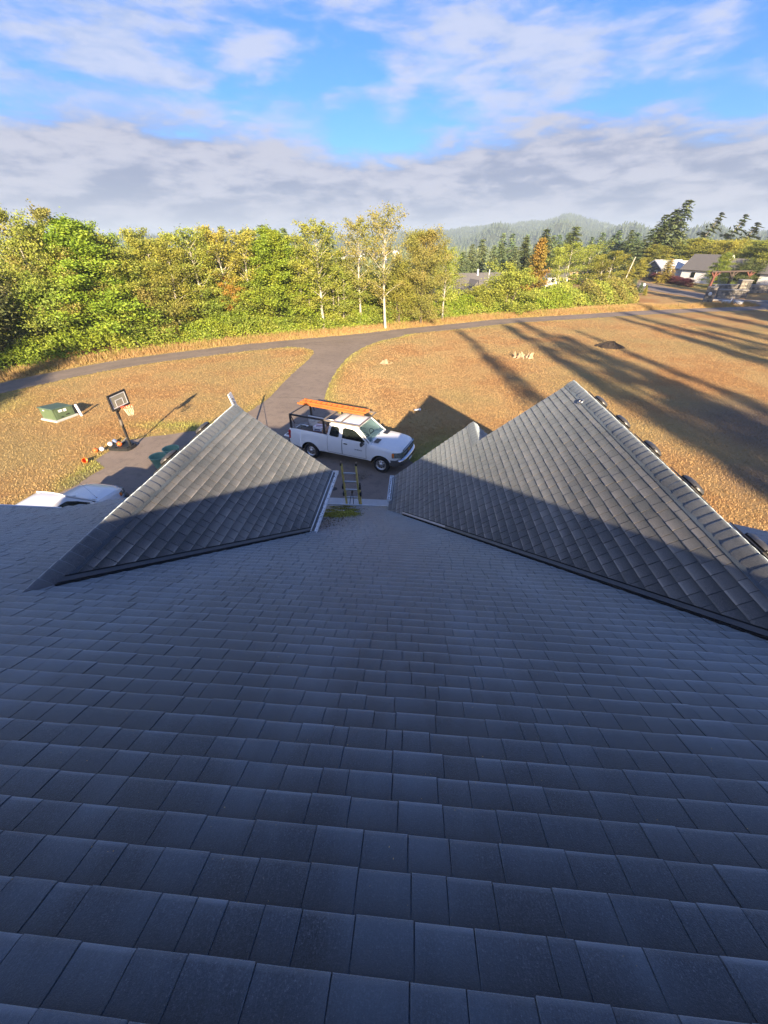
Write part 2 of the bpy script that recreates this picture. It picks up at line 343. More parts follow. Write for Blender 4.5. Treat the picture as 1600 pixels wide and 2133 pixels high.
def npmesh(name, V, F, mat, attrs=None, smooth=False, parent=None):
    """V (n,3), F (m,k) numpy -> object"""
    me = bpy.data.meshes.new(name); V = np.asarray(V, np.float32); F = np.asarray(F, np.int32); m, k = F.shape
    me.vertices.add(len(V)); me.vertices.foreach_set('co', V.ravel()); me.loops.add(m * k); me.loops.foreach_set('vertex_index', F.ravel())
    me.polygons.add(m); me.polygons.foreach_set('loop_start', np.arange(0, m * k, k, dtype=np.int32)); me.polygons.foreach_set('loop_total', np.full(m, k, np.int32))
    if smooth: me.polygons.foreach_set('use_smooth', np.ones(m, bool))
    me.update(calc_edges=True); me.validate()
    for a, v in (attrs or {}).items():
        at = me.attributes.new(a, 'FLOAT', 'POINT'); at.data.foreach_set('value', np.asarray(v, np.float32))
    for x in (mat if isinstance(mat, (list, tuple)) else [mat]): me.materials.append(MT[x])
    o = bpy.data.objects.new(name, me); C.objects.link(o)
    if parent is not None: o.parent = parent
    return o
def tag(o, label=None, cat=None, group=None, kind=None):
    if label: o['label'] = label
    if cat: o['category'] = cat
    if group: o['group'] = group
    if kind: o['kind'] = kind
    return o
def thing(name, label, cat, loc=(0, 0, 0), rz=0, group=None):
    o = bpy.data.objects.new(name, None); C.objects.link(o); o.location = loc; o.rotation_euler = (0, 0, rz); o.empty_display_size = 0.2
    return tag(o, label, cat, group)
def copy_tree(o, parent=None):
    c = o.copy(); C.objects.link(c)
    if parent is not None: c.parent = parent
    for ch in [x for x in o.children]: copy_tree(ch, c)
    return c
# ------------------------------------------------------------------ the house under the camera
SUNP = np.array(SUN_DIR)
Rn = np.array(R3); EY = np.array(EYE)
def in_view(P, m=40):
    v = (np.asarray(P, float) - EY) @ Rn; z = -v[..., 2]
    x = 800 + 805 * v[..., 0] / np.maximum(z, 1e-3); y = 1066.5 - 805 * v[..., 1] / np.maximum(z, 1e-3)
    return (z > .05) & (x > -m) & (x < 1600 + m) & (y > -m) & (y < 2133 + m)
house = thing('house', 'grey shingled house whose steep roof fills the whole foreground', 'house')
def mainz(y): return 7.023 - 0.5 * y
SL = math.atan(.5); E0 = .143
UM = Vector((0, math.cos(SL), -math.sin(SL))); NM = Vector((0, math.sin(SL), math.cos(SL))); VM = Vector((1, 0, 0))
RIDGE_Y = -0.53; RIDGE_Z = mainz(RIDGE_Y)
LX, LZ, LK_, LF = -3.80, 5.83, 0.77, 7.72          # left projecting gable: ridge x, ridge z, slope, front y
RX, RZ, RK, RF = 3.46, 6.13, 0.80, 8.87            # right projecting gable
SXg, SZg, SFg = 1.60, 4.642, 10.05                  # the small nested gable
def deck(name, polys, parent, mat='shingle', th=.09):
    mb = MB()
    for P in polys:
        n = (Vector(P[1]) - Vector(P[0])).cross(Vector(P[2]) - Vector(P[0])).normalized()
        if n.z < 0: P = list(reversed(P)); n = -n
        k = len(P); top = [Vector(q) - n * .004 for q in P]; bot = [q - n * th for q in top]
        mb.add(top + bot, [tuple(range(k)), tuple(reversed(range(k, 2 * k)))] + [(i, i + k, (i + 1) % k + k, (i + 1) % k) for i in range(k)], mat)
    return mb.build(name, None, parent)
EXL, EXM, EXR = -9.75, -7.9, 8.02                    # roof extents
roof = deck('roof', [
    [(EXL, RIDGE_Y, RIDGE_Z), (EXR, RIDGE_Y, RIDGE_Z), (EXR, 8.8, mainz(8.8)), (EXM, 8.8, mainz(8.8)), (EXM, 6.6, mainz(6.6)), (EXL, 6.6, mainz(6.6))],
    [(EXL, RIDGE_Y, RIDGE_Z), (EXR, RIDGE_Y, RIDGE_Z), (EXR, -9.8, RIDGE_Z - 4.635), (EXL, -9.8, RIDGE_Z - 4.635)]], house)
eL = LX + 1.99; zL = LZ - 1.99 * LK_
gable_l = deck('gable_roof', [
    [(LX, 2.1, LZ), (LX, LF, LZ), (eL, LF, zL), (eL, 2.1, zL)],
    [(LX, 2.1, LZ), (LX, LF, LZ), (2 * LX - eL, LF, zL), (2 * LX - eL, 2.1, zL)]], house)
eR = -0.5; zR = RZ - (RX - eR) * RK
gable_r = deck('gable_roof', [
    [(RX, 1.7, RZ), (RX, RF, RZ), (SXg, RF, SZg), (SXg, SFg, SZg), (eR, SFg - .15, zR), (eR, 1.7, zR)],
    [(RX, 1.7, RZ), (RX, RF, RZ), (2 * RX - eR, RF, zR), (2 * RX - eR, 1.7, zR)],
    [(SXg, 7.8, SZg), (SXg, SFg, SZg), (2 * SXg - eR, SFg, zR), (2 * SXg - eR, 7.8, zR)]], house)

PU = np.array([-.006, .035, .085, .122, .137, .1425, .1435]); PW = np.array([.0002, .0010, .0052, .0083, .0079, .0056, -.004])
PWEAR_GLINT = np.array([0, .02, .08, .22, .80, 1.0, .4]); PBAND = np.array([1, .62, .22, 0, 0, 0, 0.])
WID = [.085, .105, .125, .145, .16, .175, .19, .205, .225, .25, .28]
WP = np.array([1, 1, 2, 4, 6, 7, 7, 6, 4, 3, 1], float); WP /= WP.sum()
def tile_arrays(w, raise_, tone, wear_glint, gap=.0026):
    """one shingle in local (v, u, w): 28 verts, 18 quads"""
    V = []; h = w / 2 - gap
    for sgn in (-1, 1):
        for u, ww in zip(PU, PW): V.append((sgn * h, u, ww + raise_ * (.25 + .75 * max(0, u) / E0)))
    for sgn in (-1, 1):
        for u, ww in zip(PU, PW): V.append((sgn * h, u, ww + raise_ * (.25 + .75 * max(0, u) / E0)))
    V = np.array(V + [(sgn * h, u, -.006) for sgn in (-1, 1) for u in PU])
    F = [(i, i + 7, i + 8, i + 1) for i in range(6)]
    F += [(14 + i, 14 + i + 1, 28 + i + 1, 28 + i) for i in range(6)] + [(21 + i + 1, 21 + i, 35 + i, 35 + i + 1) for i in range(6)]
    F = [tuple(reversed(f)) for f in F]
    we = np.concatenate([PWEAR_GLINT * wear_glint] * 4 + [np.zeros(14)]); to = np.full(len(V), tone)
    return V, np.array(F), to, we
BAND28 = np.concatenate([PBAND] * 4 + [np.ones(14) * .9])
def courses(O, U, Vd, Nn, ulen, vmin, vmax, u0=0.0, keep=None, seed=1, reg=False):
    """list of tiles: (centre origin, width, raise, tone, wear)"""
    r = np.random.default_rng(seed); out = []; k = 0; O = np.array(O, float); U_, V_, N_ = (np.array(q, float) for q in (U, Vd, Nn)); off = 0
    nrow = int((ulen - u0) / E0 + .999)
    for k in range(nrow):
        u = u0 + k * E0; wob = r.normal(0, .0012)
        a, b = (vmin(u), vmax(u)) if callable(vmin) else (vmin, vmax)
        v = a - r.uniform(0, .12); hi = r.random() < .5; 
        while v < b:
            w = float(r.choice(WID, p=WP)) if not reg else float(r.choice([.13, .16, .175, .19, .205, .22])); hi = (not hi) if r.random() < .75 else hi
            x0, x1 = max(v, a), min(v + w, b); v += w
            if x1 - x0 < .03: continue
            ww = w if (x0 == v - w and x1 == v) else x1 - x0
            c = O + U_ * (u + wob + r.normal(0, .0006)) + V_ * ((x0 + x1) / 2)
            if keep is not None and not keep(c): continue
            out.append([c, ww, (.0036 if hi else 0.0) + (.002 if r.random() < .06 else 0), float(np.clip((.62 if hi else .42) + r.normal(0, .26), 0, 1)), float(r.choice([.3, .5, .75, 1.0], p=[.3, .3, .25, .15]))])
    return out
def join_tiles(name, groups, parent, gap=.0026):
    V = []; F = []; T = []; Wr = []; o = 0
    for tiles, U, Vd, Nn in groups:
        B = np.array([list(Vd), list(U), list(Nn)])
        for c, w, ra, to, we in tiles:
            v, f, t1, w1 = tile_arrays(w, ra, to, we, gap); V.append(c + v @ B); F.append(f + o); T.append(t1); Wr.append(w1); o += len(v)
    me = npmesh(name, np.concatenate(V), np.concatenate(F), 'shingle', {'tone': np.concatenate(T), 'wear_glint': np.concatenate(Wr), 'band': np.tile(BAND28, len(T)), 'lit': np.full(len(T) * 42, 1.0 if gap > .004 else 0.0)}, False, parent)
    sm = np.zeros(len(me.data.polygons), bool); sm.reshape(-1, 18)[:, :5] = True; me.data.polygons.foreach_set('use_smooth', sm)
    return tag(me, kind='stuff')
def keep_main(c):
    x, y, z = c
    if x < EXM - .05 and y > 6.5: return False
    # nothing where a gable covers the main slope entirely
    if LX - 1.2 < x < LX + 1.2 and y > 2.1 + 1.54 * abs(x - LX) + .9 and y < LF - .3 and LX - 1.99 < x: return False
    if x > -.2 and x < RX * 2 - .0 and y > (7.023 - (RZ - RK * abs(x - RX))) / .5 + .9: return False
    return bool(in_view(c, 420))
OM = Vector((0, RIDGE_Y, RIDGE_Z))
mt = courses(OM, UM, VM, NM, (8.8 - RIDGE_Y) / math.cos(SL), -10.2, EXR, .02, keep_main, 3)
UL = Vector((1, 0, -LK_)).normalized(); NL = Vector((LK_, 0, 1)).normalized(); VL = UL.cross(NL)
URr = Vector((-1, 0, -RK)).normalized(); NR = Vector((-RK, 0, 1)).normalized(); VR = URr.cross(NR)
def keep_l(c): return c[2] > mainz(c[1]) - .12 and bool(in_view(c))
lt = courses((LX, 0, LZ), UL, VL, NL, 1.99 * math.hypot(1, LK_), -LF, -2.0, .16, keep_l, 5, True)
lsr = math.hypot(1, RK)
def rmax(u): return SFg - (.15 * (u / lsr - (RX - SXg)) / (SXg - eR) if u / lsr > RX - SXg else 0) if u / lsr > (RX - SXg + .0) else RF
rt = courses((RX, 0, RZ), URr, VR, NR, (RX - eR) * lsr, lambda u: 1.6, rmax, .16, keep_l, 9, True)
U2 = Vector((1, 0, -RK)).normalized(); N2 = Vector((RK, 0, 1)).normalized(); V2 = U2.cross(N2)
st_ = courses((SXg, 0, SZg), U2, V2, N2, 1.9 * lsr, -SFg, -8.0, .12, None, 11)
# the 300 shingles that show largest become objects of their own
d2 = np.array([np.linalg.norm(t_[0] - EY) - (0 if in_view(t_[0] + np.array(UM) * .07, 0) else -9) for t_ in mt])
near = set(np.argsort(d2)[:299].tolist()); protos = {}
Bm = Matrix((tuple(VM), tuple(UM), tuple(NM))).transposed().to_4x4()
for i in sorted(near):
    c, w, ra, to, we = mt[i]; key = (round(w, 3), round(ra, 4), round(to * 4) / 4, we)
    if key not in protos:
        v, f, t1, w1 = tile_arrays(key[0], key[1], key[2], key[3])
        o = npmesh('shingle', v, f, 'shingle', {'tone': t1, 'wear_glint': w1, 'band': BAND28}, False, roof)
        sm = np.zeros(18, bool); sm[:5] = True; o.data.polygons.foreach_set('use_smooth', sm); protos[key] = o.data
    else:
        o = bpy.data.objects.new('shingle', protos[key]); C.objects.link(o); o.parent = roof
    o.matrix_local = Matrix.Translation(c) @ Bm
join_tiles('shingle_courses', [([t_ for i, t_ in enumerate(mt) if i not in near], UM, VM, NM)], roof)
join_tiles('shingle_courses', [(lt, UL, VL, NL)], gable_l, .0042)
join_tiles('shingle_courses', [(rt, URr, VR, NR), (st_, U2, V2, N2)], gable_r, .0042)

def cap_mesh(k):
    """one ridge cap, local: x across, y along the ridge, 0..0.16"""
    V = []; xs = [-.150, -.125, -.07, -.028, 0, .028, .07, .125, .150]; a = math.atan(k)
    for y, lift in ((-.01, .004), (.06, .007), (.135, .0125), (.146, .011), (.149, -.008)):
        for x in xs:
            hx = abs(x); z = -(hx * k) + .012 * math.exp(-(hx / .04) ** 2) * -1.0
            V.append((x * (1 if hx < .14 else .985), y - (.012 if hx > .14 else 0), z + lift + (.004 if hx < .14 else -.006)))
    F = [(r * 9 + i, r * 9 + i + 1, (r + 1) * 9 + i + 1, (r + 1) * 9 + i) for r in range(4) for i in range(8)]
    return np.array(V), np.array(F)
def ridge_caps(x, z, k, y0, y1, parent, seed):
    r = np.random.default_rng(seed); V, F = cap_mesh(k); kinds = []
    for t_ in (.3, .5, .7, .9):
        o = npmesh('ridge_cap', V, F, 'shingle', {'tone': np.full(len(V), t_ * .8), 'wear_glint': np.zeros(len(V)), 'lit': np.full(len(V), .6)}, True, parent); kinds.append(o)
    n = int((y1 - y0) / E0) + 1
    for i in range(n):
        y = y1 - (i + 1) * E0
        o = kinds[i] if i < 4 else bpy.data.objects.new('ridge_cap', kinds[int(r.integers(4))].data)
        if i >= 4: C.objects.link(o); o.parent = parent
        o.location = (x + r.normal(0, .002), y + r.normal(0, .003), z + .012); o.rotation_euler = (0, r.normal(0, .008), r.normal(0, .008))
ridge_caps(LX, LZ, LK_, 1.9, LF, gable_l, 2)
ridge_caps(RX, RZ, RK, 1.6, RF, gable_r, 4)
ridge_caps(SXg, SZg, RK, 8.85, SFg, gable_r, 6)
# narrow raised starter strip beside each cap row
mb = MB(); mb.bar(Vector((LX, 2.0, LZ)) + UL * .185 + NL * .006, Vector((LX, LF, LZ)) + UL * .185 + NL * .006, .055, .012, 'shingle', up=tuple(NL)); mb.build('ridge_strip', None, gable_l)
mb = MB(); mb.bar(Vector((RX, 1.7, RZ)) + URr * .185 + NR * .006, Vector((RX, RF, RZ)) + URr * .185 + NR * .006, .055, .012, 'shingle', up=tuple(NR)); mb.build('ridge_strip', None, gable_r)

# folded metal edge where each gable runs down over the main slope
def edge_line(x, h, X0, Z0, k, s):                 # point on gable plane standing h above the main slope
    z = Z0 - k * abs(X0 - x); return Vector((x, (7.023 - z + h) / .5, z))
def valley(X0, Z0, k, s, xa, xb, Nn, parent, pale):
    P = [xa + (xb - xa) * i / 14 for i in range(15)]
    lo = [edge_line(x, .016, X0, Z0, k, s) + Vector(Nn) * .030 for x in P]; hi = [edge_line(x, .062, X0, Z0, k, s) + Vector(Nn) * .020 for x in P]
    mb = MB(); n = len(P); top = lo + hi; bot = [p - Vector(Nn) * .05 for p in lo] + [p - Vector(Nn) * .02 for p in hi]
    fs = [(i, i + 1, n + i + 1, n + i) for i in range(n - 1)] + [(2 * n + i, 2 * n + i + 1, i + 1, i) for i in range(n - 1)] + [(0, n, 3 * n, 2 * n), (n - 1, 2 * n - 1, 4 * n - 1, 3 * n - 1)] + [(n + i, n + i + 1, 3 * n + i + 1, 3 * n + i) for i in range(n - 1)]
    mb.add(top + bot, fs, 'flashing'); o = mb.build('valley_flashing', None, parent)
    mb = MB()
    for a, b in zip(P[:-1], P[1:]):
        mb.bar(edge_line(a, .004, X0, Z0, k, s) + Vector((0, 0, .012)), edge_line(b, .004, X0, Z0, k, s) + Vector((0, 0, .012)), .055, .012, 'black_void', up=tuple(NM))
    mb.build('valley_shade_strip', None, parent)  # solid black strip drawn as the shadow below the flashing
    mb = MB(); mb.bar(edge_line(xa, .068, X0, Z0, k, s) + Vector(Nn) * .018, edge_line(xb, .068, X0, Z0, k, s) + Vector(Nn) * .018, .012, .012, 'black_void', up=tuple(Nn)); mb.build('drip_shade_line', None, parent)  # thin black bar drawn as the shade line above the flashing
    return o
valley(LX, LZ, LK_, 1, LX + .12, eL, NL, gable_l, False)
o = valley(RX, RZ, RK, -1, -.16, RX - .02, NR, gable_r, True)
# pale weathered lower stretch of the right-hand flashing
mb = MB(); Pq = [-.165 + .9 * i / 6 for i in range(7)]
lo = [edge_line(x, .020, RX, RZ, RK, -1) + NR * .034 for x in Pq]; hi = [edge_line(x, .058, RX, RZ, RK, -1) + NR * .027 for x in Pq]
mb.add(lo + hi, [(i, i + 1, 8 + i, 7 + i) for i in range(6)], 'flashing_pale'); mb.build('flashing_face', None, gable_r)

def gutter(x, y0, y1, z, side, parent):
    mb = MB(); w = .125; pr = [(0, 0), (0, -.075), (.03, -.10), (.095, -.10), (.125, -.05), (.125, 0), (.117, 0), (.117, -.045), (.09, -.09), (.033, -.09), (.008, -.07), (.008, 0)]
    vs = []
    for y in (y0, y1): vs += [(x + side * a, y, z + b) for a, b in pr]
    n = len(pr); mb.add(vs, [(i, (i + 1) % n, n + (i + 1) % n, n + i) for i in range(n)], 'white_trim')
    for y in (y0 + .002, y1 - .002): mb.box((x + side * w / 2, y, z - .05), (w, .006, .098), 'white_trim')
    g = mb.build('gutter', None, parent)
    mb = MB(); r = random.Random(int(abs(x) * 99)); mb.box((x + side * .06, (y0 + y1) / 2, z - .062), (.10, y1 - y0 - .02, .006), 'white_trim'); mb.build('gutter_bed', None, parent)
    mb = MB()
    for i in range(60):
        yy = r.uniform(y0 + .05, y1 - .05); s = r.uniform(.004, .013); mb.box((x + side * (r.choice([.085, .1, .1, .05]) + r.uniform(-.012, .012)), yy, z - .055), (s, s * 1.8, s * .7), 'soil', rz=r.uniform(0, 3))
    tag(mb.build('leaf_debris', None, parent), kind='stuff'); return g
gutter(eL + .005, 5.36, LF - .01, zL + .03, 1, gable_l)
gutter(eR - .005, 8.62, SFg - .16, zR + .03, -1, gable_r)
mb = MB(); mb.box((eL + .07, 5.30, zL - .03), (.17, .10, .11), 'black_plastic', bevel=.01); mb.build('gutter_end', None, gable_l)
# eave edge, fascias
mb = MB(); mb.box(((EXM + EXR) / 2, 8.815, mainz(8.8) - .055), (EXR - EXM, .03, .15), 'white_trim'); mb.box(((EXL + EXM) / 2, 6.615, mainz(6.6) - .055), (EXM - EXL, .03, .15), 'white_trim'); mb.build('fascia', None, house)
mb = MB()
for X0, Z0, k, yf, half in ((LX, LZ, LK_, LF, 1.99), (RX, RZ, RK, RF, 3.96)):
    for s in (-1, 1):
        if X0 == RX and s == -1:
            mb.bar((RX, yf + .012, RZ - .12), (SXg, yf + .012, SZg - .12), .022, .17, 'white_trim'); continue
        mb.bar((X0, yf + .012, Z0 - .12), (X0 + s * half, yf + .012, Z0 - half * k - .12), .022, .17, 'white_trim')
mb.bar((SXg, SFg + .012, SZg - .12), (eR, SFg - .14, zR - .12), .022, .17, 'white_trim'); mb.bar((SXg, SFg + .012, SZg - .12), (2 * SXg - eR, SFg + .012, zR - .12), .022, .17, 'white_trim')
mb.build('rake_board', None, house)
mb = MB()
mb.prism([(-9.3, 2.25), (-.6, 6.75), (6.2, 2.9)], EXL + .5, EXM + .4, 'siding', 'YZ'); mb.box(((EXL + EXM) / 2 + .3, -1.6, 1.12), (EXM - EXL - .4, 15.4, 2.24), 'siding')
mb.box(((EXM + EXR) / 2, -.6, 1.12), (EXR - EXM - 1.0, 17.3, 2.24), 'siding'); mb.prism([(-9.2, 2.24), (-.6, 6.7), (8.0, 2.4)], EXM + .5, EXR - .5, 'siding', 'YZ')
mb.box((LX, 4.7, 2.1), (3.3, 5.2, 4.2), 'siding'); mb.prism([(LX - 1.65, 4.2), (LX + 1.65, 4.2), (LX, 5.5)], 2.3, 7.3, 'siding', 'XZ')
mb.box((3.5, 5.4, 1.5), (7.2, 6.2, 3.0), 'siding'); mb.prism([(-.0, 3.0), (7.0, 3.0), (3.46, 5.75)], 2.3, 8.45, 'siding', 'XZ')
mb.box((1.6, 9.0, 1.5), (3.4, 1.6, 3.0), 'siding'); mb.prism([(-.0, 3.0), (3.2, 3.0), (1.6, 4.25)], 8.2, 9.75, 'siding', 'XZ')
mb.build('wall', None, house)

# low domed metal roof vents standing on the far slopes just past the ridges
def roof_vent(x, y, z, slope, side):
    root = MB(); a = math.atan(slope) * side
    L, Wd, H = .19, .12, .055; vs = []; nu, nv = 16, 8
    for j in range(nv + 1):
        e = (PI / 2) * j / nv; ce, se = math.cos(e) ** .62, math.sin(e) ** .8
        for i in range(nu): q = 2 * PI * i / nu; cx_, cy_ = math.cos(q), math.sin(q); vs.append((Wd * ce * math.copysign(abs(cx_) ** .7, cx_), L * ce * math.copysign(abs(cy_) ** .8, cy_), .05 + H * se))
    root.add(vs, [(j * nu + i, j * nu + (i + 1) % nu, (j + 1) * nu + (i + 1) % nu, (j + 1) * nu + i) for j in range(nv) for i in range(nu)], 'vent_metal', True)
    root.box((0, 0, .04), (2 * Wd - .05, 2 * L - .07, .05), 'black_void')
    Wd = .34
    root.box((0, 0, .02), (Wd + .16, 2 * L + .14, .012), 'flashing'); root.tube([(-.115, .02, .070), (-.09, .02, .095), (0, .02, .108), (.09, .02, .095), (.115, .02, .070)], .004, 'chrome', 6)
    o = root.build('roof_vent', None, gable_r if x > 0 else gable_l); o.location = (x, y, z); o.rotation_euler = (0, a, 0 if side > 0 else 0)
    if side < 0: o.scale = (-1, 1, 1)
    return o
for y in (8.05, 7.0, 5.9, 4.78, 3.5): roof_vent(RX + .30, y, RZ - .30 * RK + .03, RK, 1)
for y in (6.85, 5.6): roof_vent(LX - .30, y, LZ - .30 * LK_ + .03, LK_, -1)
mb = MB(); mb.lathe([(.062, 0), (.066, .012), (.050, .02), (.034, .012), (.034, .0)], 'galvanised', 14); mb.lathe([(.03, .004), (.001, .006)], 'black_void', 12)
o = mb.build('vent_cap', None, gable_r); o.location = Vector((3.31, 7.83, RZ - .15 * RK)) + NR * .016; o.rotation_euler = (0, -math.atan(RK), 0)

# moss raked into a heap at the eave, with the dark litter round it
def quads(n, cen, size, tone, r, flat=.5, up=None):
    """random leaf quads; cen (n,3)"""
    d = r.normal(size=(n, 3)); d[:, 2] *= flat; d /= np.linalg.norm(d, axis=1)[:, None]
    e = np.cross(d, r.normal(size=(n, 3))); e /= np.linalg.norm(e, axis=1)[:, None]
    s = np.asarray(size).reshape(-1, 1) * np.ones((n, 1))
    V = np.stack([cen - d * s - e * s * .15, cen + e * s * .55 - d * s * .1, cen + d * s, cen - e * s * .55 + d * s * .1], 1).reshape(-1, 3)
    return V, np.arange(4 * n).reshape(n, 4), np.repeat(tone, 4)
def on_roof(x, y, h=0): return np.stack([x, y, 7.023 - .5 * y + h], 1)
r = np.random.default_rng(21); cs = []
for cx, cy, sx_, sy_, n, hh in ((-1.62, 7.30, .17, .14, 3200, .09), (-1.45, 7.42, .11, .11, 2600, .12), (-1.95, 7.22, .20, .10, 1500, .05), (-2.0, 7.75, .15, .06, 500, .04), (-1.72, 8.05, .14, .07, 700, .05), (-1.70, 8.45, .12, .06, 500, .05), (-2.0, 8.3, .08, .05, 250, .03), (-1.42, 7.95, .07, .07, 400, .05), (-1.75, 6.95, .14, .05, 400, .03)):
    x = cx + r.normal(0, sx_, n); y = cy + r.normal(0, sy_, n); q = np.exp(-((x - cx) / sx_) ** 2 / 2 - ((y - cy) / sy_) ** 2 / 2)
    y = np.minimum(y, 8.79); cs.append(on_roof(x, y, .012 + hh * q * r.random(n)))
cs = np.concatenate(cs); n = len(cs); V, F, T = quads(n, cs, r.uniform(.006, .018, n), r.random(n), r, .8)
tag(npmesh('moss_heap', V, F, 'leaf_moss', {'tone': T}), 'heap of yellow-green moss raked together on the shingles at the ladder', 'moss', kind='stuff')
n = 1500; x = np.concatenate([r.normal(-1.75, .22, n // 2), r.uniform(-2.3, -1.1, n - n // 2)]); y = np.concatenate([r.normal(6.5, .5, n // 2), r.normal(7.4, .6, n - n // 2)])
m_ = (x > eL - .45) & (y < 8.75); x, y = x[m_], y[m_]; n = len(x)
V, F, T = quads(n, on_roof(x, y, .014), r.uniform(.004, .016, n), r.random(n), r, .2)
tag(npmesh('roof_litter', V, F, 'soil', {'tone': T}), 'dark needles and dirt scattered on the shingles around the moss', 'debris', kind='stuff')

r = np.random.default_rng(23); n = 900; y = .2 + 8.2 * r.random(n) ** 1.2; x = r.uniform(-1, 1, n) * (2.2 + y * .95); cs = on_roof(x, y, .0165 / math.cos(SL)); m_ = in_view(cs, 0) & ((x > LX + 2.4) & (x < RX - 3.6 + 1.2 * (8 - y) * .55) | (y < 2.0)); cs = cs[m_]; n = len(cs)
V, F, T = quads(n, cs, r.uniform(.0012, .0038, n), r.random(n), r, .15)
tag(npmesh('roof_specks', V, F, 'leaf_straw', {'tone': T}), 'tiny pale grit and dry needles specking the shingles', 'debris', kind='stuff')
# ------------------------------------------------------------------ ground, drive, lane
def sstep(a, b, x): t_ = np.clip((x - a) / (b - a), 0, 1); return t_ * t_ * (3 - 2 * t_)
def terrain(x, y):
    rr = np.hypot(x, y); a = np.degrees(np.arctan2(x, y))
    w = 1 - sstep(8, 24, a)
    return -(sstep(68, 230, rr) * 15 * w + sstep(185, 420, rr) * 15 * (1 - w)) * sstep(10, 40, y)
def catmull(P, n=10):
    P = [np.array(p, float) for p in P]; P = [2 * P[0] - P[1]] + P + [2 * P[-1] - P[-2]]; out = []
    for i in range(1, len(P) - 2):
        for k in range(n):
            t_ = k / n; a, b, c, d = P[i - 1:i + 3]
            out.append(.5 * ((2 * b) + (-a + c) * t_ + (2 * a - 5 * b + 4 * c - d) * t_ ** 2 + (-a + 3 * b - 3 * c + d) * t_ ** 3))
    return np.array(out + [P[-2]])
LANE = catmull([(-44, 4), (-36, 15), (-29.8, 25.5), (-25.0, 32.6), (-17.2, 38.5), (-11, 42.0), (-5.4, 45.0), (-1.2, 47.9), (4.7, 51.2), (11, 55.0), (21, 58.9), (30.7, 62.6), (40.6, 65.7), (52, 68.5)])
BIGR = catmull([(47.5, 150), (50.5, 121), (49.2, 108), (48.5, 96), (50.0, 84), (52.5, 74), (58, 66), (70, 58), (95, 50)])
DRIVE = [(-15.8, 39.5), (-12.2, 40.9), (-10.3, 39.0), (-9.5, 36.9), (-9.45, 34.7), (-9.7, 30.3), (-9.75, 24.9), (-10.1, 22.2), (-11.3, 20.3), (-11.9, 19.25), (-14.1, 18.35), (-15.2, 17.7), (-15.25, 15.5), (-14.3, 14.8), (-14.5, 13.3), (-15.4, 11), (-15.6, 6.0),
         (-15.6, -6), (-10.2, -6), (-10.2, 5.9), (-8.1, 5.9), (-8.1, 7.9), (1.4, 7.9), (1.4, 12.5), (1.0, 14.6), (.2, 16.2), (-1.6, 18.4), (-3.4, 20.8), (-5.0, 22.9), (-5.95, 24.9), (-6.3, 28), (-6.36, 32), (-6.15, 35.4), (-5.7, 38.0), (-4.9, 40.6), (-3.6, 43.0), (-1.4, 45.4), (1.2, 47.2), (-5, 46.0), (-9.5, 43)]
DRIVE = [(-12.6, 39.6), (-10.9, 39.2), (-9.9, 38.3)] + DRIVE[3:-3] + [(-1.2, 45.9), (-3.8, 46.0), (-8, 43.4), (-12.6, 40.9)]
def seg_dist(x, y, P, closed=False):
    P = np.array(P, float); Q = np.roll(P, -1, 0) if closed else P[1:]; P = P if closed else P[:-1]; best = np.full(x.shape, 1e9)
    for (ax, ay), (bx, by) in zip(P, Q):
        dx, dy = bx - ax, by - ay; L2 = dx * dx + dy * dy + 1e-9; t_ = np.clip(((x - ax) * dx + (y - ay) * dy) / L2, 0, 1)
        best = np.minimum(best, np.hypot(x - ax - t_ * dx, y - ay - t_ * dy))
    return best
def inside(x, y, P):
    c = np.zeros(x.shape, bool); n = len(P)
    for i in range(n):
        x1, y1 = P[i]; x2, y2 = P[i - 1]; h = ((y1 > y) != (y2 > y)) & (x < (x2 - x1) * (y - y1) / ((y2 - y1) + 1e-12) + x1); c ^= h
    return c
def verge_bare(x, y):
    dl = seg_dist(x, y, LANE[::4]) - 1.5; dd = seg_dist(x, y, DRIVE, True)
    v = np.exp(-np.maximum(dd, 0) / .55) * .95 * (x > -9) + np.exp(-np.maximum(dd, 0) / .6) * .6 * (x <= -9) + np.exp(-np.maximum(dl, 0) / .55) * .55
    v += np.exp(-((x + 13.2) ** 2 / 9 + (y - 19.9) ** 2 / .5)) * .9 + np.exp(-((x + 28) ** 2 / 16 + (y - 22) ** 2 / 9)) * .7 + np.exp(-((x - 1.8) ** 2 / 2.5 + (y - 16.5) ** 2 / 9)) * 1.3
    v += np.exp(-((x + 14.9) ** 2 / .5 + (y - 14.2) ** 2 / 1.6)) * .8 + np.exp(-((x + 8.2) ** 2 + (y - 38.6) ** 2) / 3) * .3
    v += np.exp(-(((x - 60) / 5) ** 2 + ((y - 100) / 9) ** 2)) * 1.2 + np.exp(-(((x - 46) / 3) ** 2 + ((y - 112) / 8) ** 2)) * .6
    b = np.exp(-(((x - 19.5) / 3.2) ** 2 + ((y - 21.5) / 4.2) ** 2)) * 1.5 + np.exp(-(((x + 14.4) / .7) ** 2 + ((y - 13.6) / 1.0) ** 2)) * .8 + np.exp(-(((x - 15.5) / 1.5) ** 2 + ((y - 15.5) / 1.8) ** 2))
    return np.clip(v, 0, 1), np.clip(b, 0, 1)
def axis(a, b, st, lim):
    m = list(np.arange(a, b + 1e-6, st)); lo, hi = [a], [b]; s_ = st
    while lo[-1] > -lim: s_ *= 1.28; lo.append(lo[-1] - s_)
    s_ = st
    while hi[-1] < lim: s_ *= 1.22; hi.append(hi[-1] + s_)
    return np.array(lo[:0:-1] + m + hi[1:])
gx, gy = axis(-44, 58, .6, 3600), axis(-14, 96, .6, 3600)
